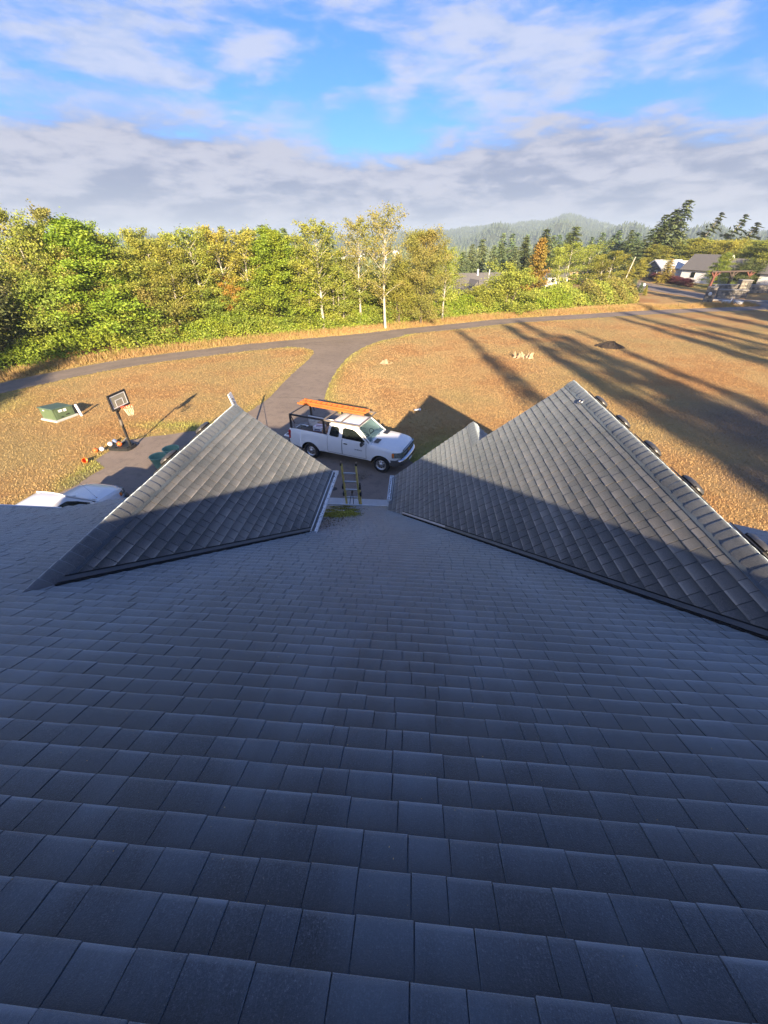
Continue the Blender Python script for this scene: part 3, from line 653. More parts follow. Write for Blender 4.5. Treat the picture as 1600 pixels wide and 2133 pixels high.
X, Y = np.meshgrid(gx, gy); xs, ys = X.ravel(), Y.ravel(); vv, bb = verge_bare(xs, ys)
Z = terrain(xs, ys); nx, ny = len(gx), len(gy); ii = np.arange((nx - 1) * (ny - 1)); a_ = ii // (nx - 1) * nx + ii % (nx - 1)
tag(npmesh('ground', np.stack([xs, ys, Z], 1), np.stack([a_, a_ + 1, a_ + 1 + nx, a_ + nx], 1), 'field', {'verge': vv, 'bare': bb}, True), kind='structure')
def strip(name, P, w, z, mat='asphalt', tracks=.6):
    n = len(P); T_ = np.gradient(P, axis=0); T_ /= np.linalg.norm(T_, axis=1)[:, None]; Nn = np.stack([-T_[:, 1], T_[:, 0]], 1)
    cols = np.array([-.5, -.36, -.26, -.16, 0, .16, .26, .36, .5]); tr = np.array([.1, .2, 1, .3, 0, .3, 1, .2, .1]); rj = np.random.default_rng(5)
    V = []; A = []
    for c_, t1 in zip(cols, tr):
        j = rj.normal(0, .08, n) if abs(c_) == .5 else 0
        q = P + Nn * (c_ * w + j)[..., None] if abs(c_) == .5 else P + Nn * c_ * w
        V.append(np.column_stack([q, terrain(q[:, 0], q[:, 1]) + z])); A.append(np.full(n, t1))
    V = np.concatenate(V); i = np.arange(n - 1); F = np.concatenate([np.stack([k * n + i, (k + 1) * n + i, (k + 1) * n + i + 1, k * n + i + 1], 1) for k in range(8)])[:, ::-1]
    return tag(npmesh(name, V, F, mat, {'track': np.concatenate(A) * tracks}), kind='structure')
strip('lane', LANE, 3.0, .016)
strip('road', BIGR, 6.2, .030)
dv = []; rj = random.Random(3)
for i, p_ in enumerate(DRIVE):
    q = DRIVE[(i + 1) % len(DRIVE)]; n = max(1, int(math.hypot(q[0] - p_[0], q[1] - p_[1]) / .5))
    for k in range(n): t_ = k / n; dv.append((p_[0] + (q[0] - p_[0]) * t_ + rj.uniform(-.07, .07), p_[1] + (q[1] - p_[1]) * t_ + rj.uniform(-.07, .07), .008))
me = bpy.data.meshes.new('driveway'); me.from_pydata(dv, [], [tuple(range(len(dv)))][::1]); me.materials.append(MT['asphalt']); me.update()
o = bpy.data.objects.new('driveway', me); C.objects.link(o); tag(o, kind='structure'); drv = o
mb = MB(); P_ = [(-9.66 + i * .15, 24.92 + .05 * math.sin(i * .7) + (.10 if i > 19 else 0) * (i - 19) * .3) for i in range(25)]
mb.add([(x, y - .02, .013) for x, y in P_] + [(x, y + .02, .013) for x, y in P_], [(i, i + 1, 26 + i, 25 + i) for i in range(24)], 'black_plastic'); mb.build('crack', None, drv)
mb = MB(); mb.lathe([(.26, .0122), (.001, .0125)], 'black_plastic', 20, (-3.58, 13.2, 0)); mb.lathe([(.14, .0122), (.001, .0125)], 'black_plastic', 16, (-3.25, 13.75, 0)); mb.build('stain', None, drv)
t = NT('sand'); tn = t.noise(t.pos(), 7, 5, 0.8); t.set(t.mix(t.ramp(tn, .4, .6), (.15, .13, .11), (.34, .29, .23)), .95, 0, .1); MT['sand'] = t.m
r = np.random.default_rng(31); n = 700; cs = np.stack([-2.25 + r.normal(0, .20, n), 14.85 + r.normal(0, .16, n), np.full(n, .014)], 1); V, F, T = quads(n, cs, r.uniform(.008, .03, n), r.random(n), r, .15)
tag(npmesh('spilled_sand', V, F, 'sand', {'tone': T}), 'pale spilled sand on the asphalt in front of the truck door', 'sand', kind='stuff')
wk = thing('walkway', 'concrete walkway', 'walkway'); del wk['category']; del wk['label']; wk['kind'] = 'structure'
for a, b in ((-6.2, -4.9), (-4.88, -3.34), (-3.325, .05)):
    mb = MB(); mb.box(((a + b) / 2, 10.75, .02), (b - a, 4.5, .09), 'concrete', bevel=.012); mb.build('slab', None, wk)

# ------------------------------------------------------------------ grass blades on the near field
def outside(x, y):
    return (~inside(x, y, DRIVE)) & (seg_dist(x, y, LANE[::4]) > 1.40) & ~((x > -13.5) & (x < 8) & (y < 8)) & ~((x > -.3) & (x < 7.6) & (y < 10)) & ~((x > -6.3) & (x < .1) & (y < 13.1))
def blades(name, n, gen, h0, h1, wid, nb, seed, mat='blade', lean=.6, label=None, cat=None):
    r = np.random.default_rng(seed); x, y = gen(r, n); m_ = outside(x, y) & in_view(np.stack([x, y, 0 * x], 1), 20); x, y = x[m_], y[m_]
    v, b = verge_bare(x, y); x = np.repeat(x, nb); y = np.repeat(y, nb); v = np.repeat(v, nb); b = np.repeat(b, nb); n = len(x)
    a = r.uniform(0, 2 * PI, n); h = r.uniform(h0, h1, n) * (1 + .5 * v); ln = r.uniform(.1, lean, n) * h
    bx, by = x + r.normal(0, .03, n), y + r.normal(0, .03, n); z = terrain(bx, by); w = wid * r.uniform(.6, 1.3, n)
    p0 = np.stack([bx - np.sin(a) * w, by + np.cos(a) * w, z], 1); p1 = np.stack([bx + np.sin(a) * w, by - np.cos(a) * w, z], 1)
    tip = np.stack([bx + np.cos(a) * ln, by + np.sin(a) * ln, z + h], 1)
    V = np.stack([p0, p1, tip], 1).reshape(-1, 3); T = np.repeat(np.clip(r.normal(.5, .20, n), 0, 1), 3)
    return tag(npmesh(name, V, np.arange(3 * n).reshape(n, 3), mat, {'tone': T, 'verge': np.repeat(np.clip(v * 1.15 - r.random(n) * .3, 0, 1), 3), 'bare': np.repeat(b, 3)}), label, cat, kind='stuff')
def g_field(r, n):
    R_ = 11 + 52 * r.random(n) ** 1.35; A = np.radians(r.uniform(-62, 58, n)); return R_ * np.sin(A), R_ * np.cos(A)
blades('grass', 210000, g_field, .025, .08, .012, 3, 41, lean=1.3, label='scorched brown grass over the whole field, green along the drive', cat='grass')
def off_curve(P, lo, hi):
    def f(r, n):
        T_ = np.gradient(P, axis=0); T_ /= np.linalg.norm(T_, axis=1)[:, None]; i = r.integers(0, len(P) - 1, n); t_ = r.random(n)[:, None]
        q = P[i] * (1 - t_) + P[i + 1] * t_; d = r.uniform(lo, hi, n)[:, None]; nn = np.stack([-T_[i, 1], T_[i, 0]], 1); q = q + nn * d; return q[:, 0], q[:, 1]
    return f
def tall(name, n, gen, h0, h1, seed, label):
    r = np.random.default_rng(seed); x, y = gen(r, n); dl = seg_dist(x, y, LANE[::4])
    h = r.uniform(h0, h1, n) * np.clip((dl - 1.4) / 1.6, .15, 1); a = r.uniform(0, 2 * PI, n); ln = h * r.uniform(.1, .7, n); w = r.uniform(.012, .03, n); z = terrain(x, y)
    V = np.stack([np.stack([x - np.sin(a) * w, y + np.cos(a) * w, z], 1), np.stack([x + np.sin(a) * w, y - np.cos(a) * w, z], 1), np.stack([x + np.cos(a) * ln, y + np.sin(a) * ln, z + h], 1)], 1).reshape(-1, 3)
    tag(npmesh(name, V, np.arange(3 * n).reshape(n, 3), 'leaf_straw', {'tone': np.repeat(r.random(n), 3)}), label, 'grass', kind='stuff')
tall('dry_grass', 60000, off_curve(LANE[12:], 1.6, 4.3), .22, .62, 43, 'tall bleached dry grass between the lane and the thicket')

# ------------------------------------------------------------------ vehicles
def lerp(a, b, t_): return a + (b - a) * t_
def vehicle(p):
    """p: dict of measures in metres; x forward from the rear axle, y to the left"""
    root = thing(p['name'], p['label'], p['cat'], p['loc'], p['rz']); hw = p['hw']; wb = p['wb']; R_ = p['ar']; wr = p['wr']
    def belt(x): return float(np.interp(x, *p['belt']))
    def bot(x):
        b = float(np.interp(x, [p['xr'], p['xr'] + .5, p['xf'] - .75, p['xf']], [p['sill'] + .12, p['sill'], p['sill'], p['sill'] + .05]))
        for c in (0, wb):
            d = abs(x - c)
            if d < R_: b = max(b, wr - .02 + math.sqrt(R_ * R_ - d * d) * .98)
        return b
    def hwx(x): return float(np.interp(x, [p['xr'], p['xr'] + .12, p['xf'] - .85, p['xf'] - .35, p['xf'] - .1, p['xf']], [hw - .05, hw, hw, hw - .02, hw - .09, hw - .20]))
    def yy(x, z):
        w = hwx(x); q = (z - .80) / .5; fl = sum(.028 * math.exp(-((math.hypot(x - c, z - wr) - R_) / .09) ** 2) for c in (0, wb) if z < belt(x) - .1)
        return w - .075 * q * q + fl - (.05 * sstep(belt(x) - .10, belt(x) + .001, z)) * (1 if x > p['cab'][1] else .4)
    body = MB(); xsn = sorted(set(list(np.arange(p['xr'], p['xf'] + .001, .06)) + [c + R_ * math.cos(k * PI / 12) for c in (0, wb) for k in range(13)] + [p['xf']])); nz = 9; n = len(xsn)
    for s in (1, -1):
        vs = []
        for x in xsn:
            b0, b1 = bot(x), belt(x)
            for k in range(nz): z = lerp(b0, b1, k / (nz - 1)); vs.append((x, s * yy(x, z), z))
        fs = [(i * nz + k, (i + 1) * nz + k, (i + 1) * nz + k + 1, i * nz + k + 1) for i in range(n - 1) for k in range(nz - 1)]
        body.add(vs, fs if s < 0 else [f[::-1] for f in fs], 'white_paint', True)
        for c in (0, wb):                                                       # wheel wells
            ar = [(c + R_ * math.cos(PI * k / 12), wr - .02 + R_ * .98 * math.sin(PI * k / 12)) for k in range(13)]
            vs = [(x, s * (yy(x, z) - .002), z) for x, z in ar] + [(x, s * (hw - .36), z) for x, z in ar]
            body.add(vs, [(k, k + 1, 13 + k + 1, 13 + k) for k in range(12)], 'black_void'); body.add([(x, s * (hw - .36), z) for x, z in ar], [tuple(range(13))], 'black_void')
    # bonnet / upper deck ahead of the windscreen
    hx0, hx1 = p['ws'][0] - .12, p['xf']; hxs = np.linspace(hx0, hx1, 16); cols = np.linspace(-1, 1, 13); vs = []
    for x in hxs:
        t_ = (x - hx0) / (hx1 - hx0); b = belt(x); w = yy(x, b)
        for c in cols:
            cr = p['crown'] * (1 - abs(c) ** 3.2) * (1 - .35 * t_) ; cr -= .014 * math.exp(-((abs(c) - .80) / .03) ** 2)
            dr = .045 * max(0, (t_ - .86) / .14) ** 2
            vs.append((x + .06 * (1 - c * c) * t_, c * w, b + cr - dr))
    m_ = len(cols); body.add(vs, [(i * m_ + k, (i + 1) * m_ + k, (i + 1) * m_ + k + 1, i * m_ + k + 1) for i in range(15) for k in range(m_ - 1)], 'white_paint', True)
    fr = [vs[15 * m_ + k] for k in range(m_)]; body.add(fr + [(x - .02, y, p['sill'] + .05) for x, y, z in fr], [(k, m_ + k, m_ + k + 1, k + 1) for k in range(m_ - 1)], 'black_plastic')
    body.box(((p['xr'] + p['xf']) / 2, 0, p['sill'] + .12), (p['xf'] - p['xr'] - .2, 1.1, .18), 'black_void')
    body.build('body', None, root)
    # greenhouse
    cx0, cx1 = p['cab']; z0 = p['cz']; zr = p['roof']; (wsx, wsz), rx0, rx1, rhw = p['ws'], p['roofx'][0], p['roofx'][1], p['rhw']
    def gy(x, z): t_ = (z - z0) / (zr - z0); return lerp(yy(min(x, wsx), z0), rhw, t_ ** 1.15)
    def side_front(z): t_ = (z - z0) / (zr - z0); return lerp(wsx - .10, rx1 - .02, t_)
    def side_rear(z): t_ = (z - z0) / (zr - z0); return lerp(cx0, rx0, t_)
    g = MB(); zz = np.linspace(z0, zr - .035, 8)
    for s in (1, -1):
        vs = []
        for z in zz:
            for k in range(16): x = lerp(side_rear(z), side_front(z), k / 15); vs.append((x, s * gy(x, z), z))
        fs = [(i * 16 + k, i * 16 + k + 1, (i + 1) * 16 + k + 1, (i + 1) * 16 + k) for i in range(7) for k in range(15)]
        g.add(vs, fs if s < 0 else [f[::-1] for f in fs], 'white_paint', True)
    vs = []; rxs = np.linspace(0, 1, 12); rc = np.linspace(-1, 1, 13)
    for t_ in rxs:
        for c in rc:
            e = (abs(c)) ** 6; xa = side_rear(zz[-1]); xb = side_front(zz[-1]) + .10; x = lerp(xa, xb, t_) + (.03 * (1 - c * c) * (1 if t_ > .9 else 0))
            vs.append((x, c * gy(x, zz[-1]), zz[-1] + (.05 + .02 * (1 - c * c)) * (1 - e) * (1 - max(0, abs(t_ - .5) * 2) ** 8 * .7)))
    g.add(vs, [(i * 13 + k, (i + 1) * 13 + k, (i + 1) * 13 + k + 1, i * 13 + k + 1) for i in range(11) for k in range(12)], 'white_paint', True)
    ra = [(side_rear(z), gy(side_rear(z), z), z) for z in (z0, zz[-1])]
    g.add([(ra[0][0], -ra[0][1], ra[0][2]), (ra[0][0], ra[0][1], ra[0][2]), (ra[1][0], ra[1][1], ra[1][2]), (ra[1][0], -ra[1][1], ra[1][2])], [(3, 2, 1, 0)], 'white_paint')
    g.build('cab_shell' if p['kind'] == 'truck' else 'roof_shell', None, root)
    mb = MB(); f0 = [(ra[0][0] - .006, -.62 * c, z0 + .08) for c in (1, -1)] + [(lerp(ra[0][0], ra[1][0], .9) - .006, .58 * c, zr - .12) for c in (1, -1)]
    mb.add([f0[0], f0[1], (f0[2][0], .58, f0[2][2]), (f0[3][0], -.58, f0[3][2])], [(0, 3, 2, 1)], 'dark_glass'); mb.build('rear_window', None, root)
    # windscreen (a real pane) with dash, wheel and seats behind it
    def wpt(u, v): # u -1..1 across, v 0..1 up
        z = lerp(wsz + .015, zr - .005, v); y = u * lerp(yy(wsx, z0) - .045, rhw - .03, v); x = lerp(wsx, rx1 + .08, v) + .07 * (1 - u * u) - .04; return (x, y, z)
    for nm, off, mt_, (u0, u1, v0, v1) in (('windscreen', 0, 'windscreen', (-1, 1, 0, 1)),):
        mb = MB(); vs = [wpt(lerp(u0, u1, i / 10), lerp(v0, v1, j / 6)) for j in range(7) for i in range(11)]
        mb.add(vs + [(x - .006, y, z - .003) for x, y, z in vs], [(j * 11 + i, j * 11 + i + 1, (j + 1) * 11 + i + 1, (j + 1) * 11 + i) for j in range(6) for i in range(10)] + [(77 + j * 11 + i, 77 + (j + 1) * 11 + i, 77 + (j + 1) * 11 + i + 1, 77 + j * 11 + i + 1) for j in range(6) for i in range(10)], mt_, True); mb.build(nm, None, root)
    mb = MB()
    for s in (-1, 1): mb.tube([wpt(s, 0), wpt(s, .5), wpt(s, 1)], .035, 'white_paint', 6)
    mb.tube([wpt(u, 1.0) for u in (-1, -.5, 0, .5, 1)], .022, 'white_paint', 6); mb.tube([wpt(u, -.02) for u in (-1, -.5, 0, .5, 1)], .03, 'black_plastic', 6); mb.build('windscreen_frame', None, root)
    mb = MB(); mb.box((wsx - .22, 0, z0 - .03), (.5, 1.5, .12), 'interior_grey', bevel=.03); mb.box((wsx - 1.4, 0, z0 - .42), (2.3, 1.5, .1), 'black_plastic')
    mb.box((wsx - .12, -.25, z0 + .036), (.24, .3, .01), 'interior_light', rz=.3); mb.build('dashboard', None, root)
    mb = MB(); cx_, cy_, cz_ = wsx - .52, .37, z0 - .02; cir = [(cx_ - .10 * math.sin(a) , cy_ + .19 * math.cos(a), cz_ + .16 * math.sin(a)) for a in [2 * PI * k / 16 for k in range(17)]]
    mb.tube(cir, .016, 'black_plastic', 6); mb.bar(cir[8], cir[0], .03, .03, 'black_plastic'); mb.build('steering_wheel', None, root)
    for yy_ in (.38, -.38):
        mb = MB(); mb.box((wsx - 1.05, yy_, z0 - .28), (.5, .5, .16), 'interior_grey', bevel=.05); mb.box((wsx - 1.28, yy_, z0 + .0), (.15, .48, .62), 'interior_grey', ry=-.2, bevel=.05); mb.build('seat', None, root)
    # side windows
    for s in (1, -1):
        for poly in p['win']:
            mb = MB(); vs = [(x, s * (gy(x, z) + .007), z) for x, z in poly]; c = (sum(v[0] for v in vs) / len(vs), sum(v[1] for v in vs) / len(vs), sum(v[2] for v in vs) / len(vs)); vs.append(c); n_ = len(poly)
            vs2 = [(x, y - s * .012, z) for x, y, z in vs[:-1]]
            fs = [(i, (i + 1) % n_, n_) for i in range(n_)]; fs = fs if s < 0 else [f[::-1] for f in fs]; o_ = len(vs)
            mb.add(vs + vs2, fs + [(i, o_ + i, o_ + (i + 1) % n_, (i + 1) % n_) for i in range(n_)], 'dark_glass'); mb.build('side_window', None, root)
        for x0, x1 in p['doors']:                                               # shut lines: narrow dark grooves
            mb = MB()
            for xx in (x0, x1):
                zs = np.linspace(p['sill'] + .06, belt(xx) - .01, 9) if xx > 0.6 else []
                pts = [(xx, s * (yy(xx, z) + .0005), z) for z in zs]
                for a, b in zip(pts[:-1], pts[1:]): mb.bar(a, b, .012, .006, 'black_plastic', up=(0, s, 0))
            a = [(x0 + (x1 - x0) * k / 6, s * (yy(x0 + (x1 - x0) * k / 6, p['sill'] + .06) + .0005), p['sill'] + .06) for k in range(7)]
            for q1, q2 in zip(a[:-1], a[1:]): mb.bar(q1, q2, .006, .012, 'black_plastic')
            mb.build('door_seam', None, root)
        mb = MB(); hx_, hz_ = p['handle']; mb.box((hx_, s * (yy(hx_, hz_) + .012), hz_), (.19, .03, .045), 'black_plastic', bevel=.012); mb.build('door_handle', None, root)
        mx, mz = p['mirror']; mb = MB(); mb.box((mx, s * (hw + .13), mz), (.11, .24, .20), 'black_plastic' if p['kind'] == 'truck' else 'white_paint', bevel=.04); mb.bar((mx + .02, s * (hw - .06), mz - .06), (mx + .02, s * (hw + .06), mz - .03), .05, .05, 'black_plastic'); mb.build('side_mirror', None, root)
        # lamps
        hx = p['xf']; mb = MB(); w1 = hwx(hx) - .0; z1, z2 = p['lampz']
        mb.add([(hx + .05, s * (w1 - .26), z1), (hx + .02, s * (w1 + .035), z1), (hx - .34, s * (hwx(hx - .34) + .018), z1), (hx - .32, s * (hwx(hx - .32) + .0), z2), (hx - .0, s * (w1 + .01), z2), (hx + .045, s * (w1 - .26), z2)] , [(0, 1, 4, 5), (1, 2, 3, 4)] if s < 0 else [(5, 4, 1, 0), (4, 3, 2, 1)], 'headlamp'); o_ = mb.build('headlight', None, root)
        so_ = o_.modifiers.new('t', 'SOLIDIFY'); so_.thickness = .05; so_.offset = 0
        mb = MB(); mb.box((hx - .30, s * (hwx(hx - .30) + .008), (z1 + z2) / 2), (.10, .05, z2 - z1 - .02), 'amber', rz=-s * .15, bevel=.01); mb.build('turn_signal', None, root)
        mb = MB(); mb.box((p['xr'] + .05, s * (hw - .075), belt(p['xr']) - .30), (.13, .14, .42), 'red_lens', bevel=.03); mb.build('tail_light', None, root)
        # wheels
        for c in (0, wb):
            w_ = thing('wheel', None, None); w_.parent = root; w_.location = (c, s * (hw - .15), wr)
            mb = MB(); hb = .13; mb.lathe([(wr * .62, -hb * s), (wr * .93, -hb * s), (wr, -hb * .6 * s), (wr, hb * .6 * s), (wr * .93, hb * s), (wr * .64, hb * s), (wr * .60, hb * .7 * s)], 'rubber', 28, axis='Y')
            tr_ = mb.build('tyre', None, w_)
            mb = MB(); mb.lathe([(wr * .64, hb * .98 * s), (wr * .60, hb * .80 * s), (wr * .50, hb * .45 * s), (wr * .44, hb * .62 * s), (wr * .30, hb * .80 * s), (wr * .18, hb * .86 * s), (wr * .16, hb * 1.05 * s), (.002, hb * 1.08 * s)], 'rim_steel', 28, axis='Y')
            for k in range(8):
                a = 2 * PI * k / 8 + .2; mb.box((wr * .36 * math.cos(a), s * hb * .76, wr * .36 * math.sin(a)), (wr * .12, .012, wr * .09), 'black_void', ry=-a)
            mb.build('rim', None, w_)
            w_['kind'] = 'thing'; del w_['kind']
    # front
    hx = p['xf']; mb = MB(); zg0, zg1 = p['grille']; wg = hwx(hx) - .25
    mb.box((hx + .02, 0, (zg0 + zg1) / 2), (.06, 2 * wg, zg1 - zg0), 'black_plastic', bevel=.012)
    for k in range(5): mb.box((hx + .055, 0, lerp(zg0, zg1, (k + .5) / 5)), (.014, 2 * wg - .06, .012), 'grey_bumper')
    mb.box((hx + .065, 0, zg1 + .006), (.03, 2 * wg + .02, .03), 'chrome', bevel=.008); mb.build('grille', None, root)
    mb = MB(); mb.box((hx + .07, 0, (zg0 + zg1) / 2), (.02, 2 * wg, .055), 'chrome', bevel=.008); mb.build('grille_bar', None, root)
    if p['kind'] == 'truck':
        mb = MB(); mb.prism([(-.13, -.018), (-.05, -.028), (-.05, -.045), (.05, -.045), (.05, -.028), (.13, -.018), (.13, .022), (.05, .028), (.05, .045), (-.05, .045), (-.05, .028), (-.13, .022)], hx + .082, hx + .096, 'gold', 'YZ'); o_ = mb.build('grille_emblem', None, root); o_.location.z = (zg0 + zg1) / 2
    bz = p['bump']; ncol = 13; vs = []
    prof = [(.0, bz - .17), (.10, bz - .15), (.14, bz - .02), (.14, bz + .05), (.09, bz + .12), (.0, bz + .13)]
    for k in range(ncol):
        c = -1 + 2 * k / (ncol - 1); cu = .10 * (1 - abs(c) ** 2.5); y = c * (hw - .01)
        back = .0 if abs(c) < .93 else -.12
        for a, z in prof: vs.append((hx - .06 + a * (1 if abs(c) < .95 else .4) + cu + back, y, z))
    np_ = len(prof); F_ = [(k * np_ + j, k * np_ + j + 1, (k + 1) * np_ + j + 1, (k + 1) * np_ + j) for k in range(ncol - 1) for j in range(np_ - 1)]
    mb = MB(); mb.add(vs, F_, 'grey_bumper', True)
    for s in (-1, 1):                                                            # side returns
        mb.add([(hx - .18 + .0, s * (hw - .01), bz - .17), (hx - .18, s * (hw - .01), bz + .12), (hx - .50, s * (hw + .0), bz + .10), (hx - .46, s * (hw), bz - .15), (hx - .05, s * (hw - .05), bz - .17), (hx - .05, s * (hw - .05), bz + .12)], [(0, 1, 2, 3), (4, 5, 1, 0)] if s > 0 else [(3, 2, 1, 0), (0, 1, 5, 4)], 'grey_bumper')
    mb.build('front_bumper', None, root)
    if p['kind'] == 'truck':
        mb = MB(); vs2 = []
        for k in range(ncol):
            c = -1 + 2 * k / (ncol - 1); cu = .10 * (1 - abs(c) ** 2.5); y = c * (hw - .02); back = .0 if abs(c) < .93 else -.10
            for a, z in ((.085, bz + .02), (.155, bz + .04), (.145, bz + .11), (.07, bz + .165), (.0, bz + .17)): vs2.append((hx - .06 + a + cu + back, y, z))
        mb.add(vs2, [(k * 5 + j, k * 5 + j + 1, (k + 1) * 5 + j + 1, (k + 1) * 5 + j) for k in range(ncol - 1) for j in range(4)], 'chrome', True); mb.build('bumper_chrome', None, root)
        mb = MB(); mb.box((hx + .17, 0, bz - .06), (.012, .31, .15), 'white_trim'); mb.build('licence_plate', None, root)
    mb = MB()
    for y in (.42, -.30): mb.bar(wpt(y / .7, .03), (wpt(y / .7 - .55, .13)[0] + .02, wpt(y / .7 - .55, .13)[1], wpt(0, .13)[2] + .02), .018, .014, 'black_plastic')
    mb.build('wiper', None, root)
    return root, yy, belt
ang = math.atan2(-1.18, 3.45)
truck, tyy, tbelt = vehicle(dict(name='pickup_truck', kind='truck', cat='pickup truck', label='white extended-cab pickup with a black ladder rack parked across the drive', loc=(-4.52, 17.38, .008), rz=ang,
    hw=.995, wb=3.645, xr=-1.16, xf=4.52, ar=.50, wr=.395, sill=.50, belt=([-1.2, .84, .90, 3.0, 3.2, 3.9, 4.35, 4.52], [1.36, 1.34, 1.31, 1.27, 1.245, 1.20, 1.13, 1.05]), crown=.075,
    ws=(3.14, 1.24), cab=(.92, 3.05), cz=1.27, roof=1.87, roofx=(1.02, 2.34), rhw=.70, doors=((1.72, 2.93), (.95, 1.70)), handle=(1.90, 1.10), mirror=(2.80, 1.31), lampz=(.84, 1.07), grille=(.80, 1.10), bump=.62,
    win=([(1.04, 1.37), (1.11, 1.33), (1.46, 1.32), (1.53, 1.36), (1.53, 1.66), (1.48, 1.74), (1.20, 1.76), (1.11, 1.70)], [(1.70, 1.32), (2.82, 1.30), (2.84, 1.35), (2.62, 1.52), (2.38, 1.68), (2.20, 1.745), (1.80, 1.765), (1.71, 1.70)])))
# bed
mb = MB(); bx0, bx1 = -1.14, .86
mb.box(((bx0 + bx1) / 2, 0, .78), (bx1 - bx0, 1.72, .05), 'black_plastic')
for s in (-1, 1):
    vs = []
    for x in np.linspace(bx0, bx1, 9): w = tyy(x, tbelt(x)); vs += [(x, s * w, tbelt(x)), (x, s * (w - .10), tbelt(x) + .004), (x, s * (w - .12), tbelt(x) - .05), (x, s * .80, .80)]
    fs = [(i * 4 + k, (i + 1) * 4 + k, (i + 1) * 4 + k + 1, i * 4 + k + 1) for i in range(8) for k in range(3)]
    mb.add(vs, [f[::-1] for f in fs] if s < 0 else fs, 'white_paint')
    for x in np.linspace(bx0 + .02, bx1 - .12, 7): pass
    mb.box(((bx0 + bx1) / 2, s * (tyy(0, 1.34) - .055), 1.357), (bx1 - bx0 - .02, .085, .022), 'black_plastic')
mb.box((bx1 - .02, 0, 1.05), (.05, 1.75, .56), 'white_paint'); mb.box((bx0 + .03, .0, .70), (.06, 1.8, .18), 'white_paint'); mb.build('bed', None, truck)
mb = MB(); mb.box((bx0 - .27, 0, .80), (.50, 1.52, .06), 'white_paint', bevel=.02); mb.box((bx0 - .27, 0, .834), (.36, 1.3, .012), 'black_plastic'); mb.build('tailgate', None, truck)
mb = MB(); mb.box((bx0 - .14, 0, .56), (.22, 1.78, .20), 'grey_bumper', bevel=.04); mb.build('rear_bumper', None, truck)
mb = MB()
for i, (x, y) in enumerate(((3.28, .52), (3.28, -.52))): mb.box((x + .02, y, 1.318), (.22, .40, .012), 'black_plastic', ry=.06)
mb.build('cowl_vent', None, truck)
tx = bpy.data.curves.new('door_badge', 'FONT'); tx.body = 'SILVERADO'; tx.size = .075; tx.extrude = .003; tx.align_x = 'LEFT'; tx.materials.append(MT['black_plastic'])
to = bpy.data.objects.new('door_badge', tx); C.objects.link(to); me_ = bpy.data.meshes.new_from_object(to); bpy.data.objects.remove(to); to = bpy.data.objects.new('door_badge', me_); C.objects.link(to); to.parent = truck; to.location = (2.36, -(tyy(2.5, .93) + .004), .90); to.rotation_euler = (rad(92), 0, 0)
# rack
rk = MB(); bk, rack_sun = 'black_steel', 'grey_brown_steel'; ry_ = .88; zt = 2.02
for s in (-1, 1):
    for x in (-1.02, .78): rk.bar((x, s * ry_, 1.36), (x, s * (ry_ - .02), zt), .075, .075, bk)
    rk.bar((-1.05, s * (ry_ - .02), zt), (.80, s * (ry_ - .02), zt), .065, .075, bk, up=(0, 0, 1)); rk.bar((.80, s * (ry_ - .02), zt), (2.62, s * (ry_ - .02), zt), .05, .06, rack_sun, up=(0, 0, 1))
    for x in (-1.02, .78, 1.66, 2.60): rk.bar((x, s * (ry_ - .02), zt), (x, s * (ry_ - .02), zt + .17), .05, .05, rack_sun if x > .9 else bk)
    rk.bar((-.80, s * ry_, 1.62), (-.96, s * ry_, 1.98), .03, .03, bk)
for x in (-1.02, .78, 1.66, 2.60): rk.bar((x, -ry_, zt + .01), (x, ry_, zt + .01), .045, .045, rack_sun)
rk.build('ladder_rack', None, truck)
# cargo and roof load, each on its own
def on_truck(v): return truck_M @ Vector(v)
truck_M = Matrix.Translation((-4.52, 17.38, .008)) @ Matrix.Rotation(ang, 4, 'Z')
def extension_ladder(name, label, a, b, wid, mat, rung_mat, group=None, up=(0, 0, 1), feet=False, n_r=11, tops=True):
    a, b = Vector(a), Vector(b); d = (b - a).normalized(); sd = d.cross(Vector(up)).normalized(); root = thing(name, label, 'ladder', a, 0, group); L = (b - a).length; n = sd.cross(d)
    for s in (-1, 1):
        mb = MB(); q = sd * s * wid / 2; mb.bar(q, q + d * L, .028, .085, mat, up=tuple(n)); mb.bar(q - sd * s * .018 + n * .036, q - sd * s * .018 + n * .036 + d * L, .03, .012, mat, up=tuple(n)); mb.bar(q - sd * s * .018 - n * .036, q - sd * s * .018 - n * .036 + d * L, .03, .012, mat, up=tuple(n)); mb.build('rail', None, root)
        if tops: mb = MB(); mb.bar(q + d * (L - .01), q + d * (L + .06), .038, .095, 'black_plastic', up=tuple(n)); mb.build('rail_cap', None, root)
    for k in range(n_r):
        u = .16 + (L - .36) * k / (n_r - 1); mb = MB(); mb.bar(sd * (-wid / 2) + d * u, sd * (wid / 2) + d * u, .032, .036, rung_mat, up=tuple(n)); mb.build('rung', None, root)
    return root
for k, (x0, x1, y, z, w) in enumerate(((-1.42, 2.28, .54, 2.085, .43), (-1.28, 2.36, .56, 2.165, .36))):
    extension_ladder('ladder', ('lower' if k == 0 else 'upper') + ' of the two orange fibreglass ladders lying flat on the truck rack', on_truck((x0, y + .06, z)), on_truck((x1, y - .06, z - .0)), w, 'orange_fiber', 'orange_fiber', n_r=12, tops=False, group='orange ladders on the truck rack')
def boxthing(name, label, cat, c, d, mat, rz, extra=None):
    root = thing(name, label, cat, truck_M @ Vector(c), ang + rz); mb = MB(); mb.box((0, 0, d[2] / 2), d, mat, bevel=.008); mb.build('carton' if cat == 'box' else 'tub', None, root)
    if extra: extra(root, d)
    return root
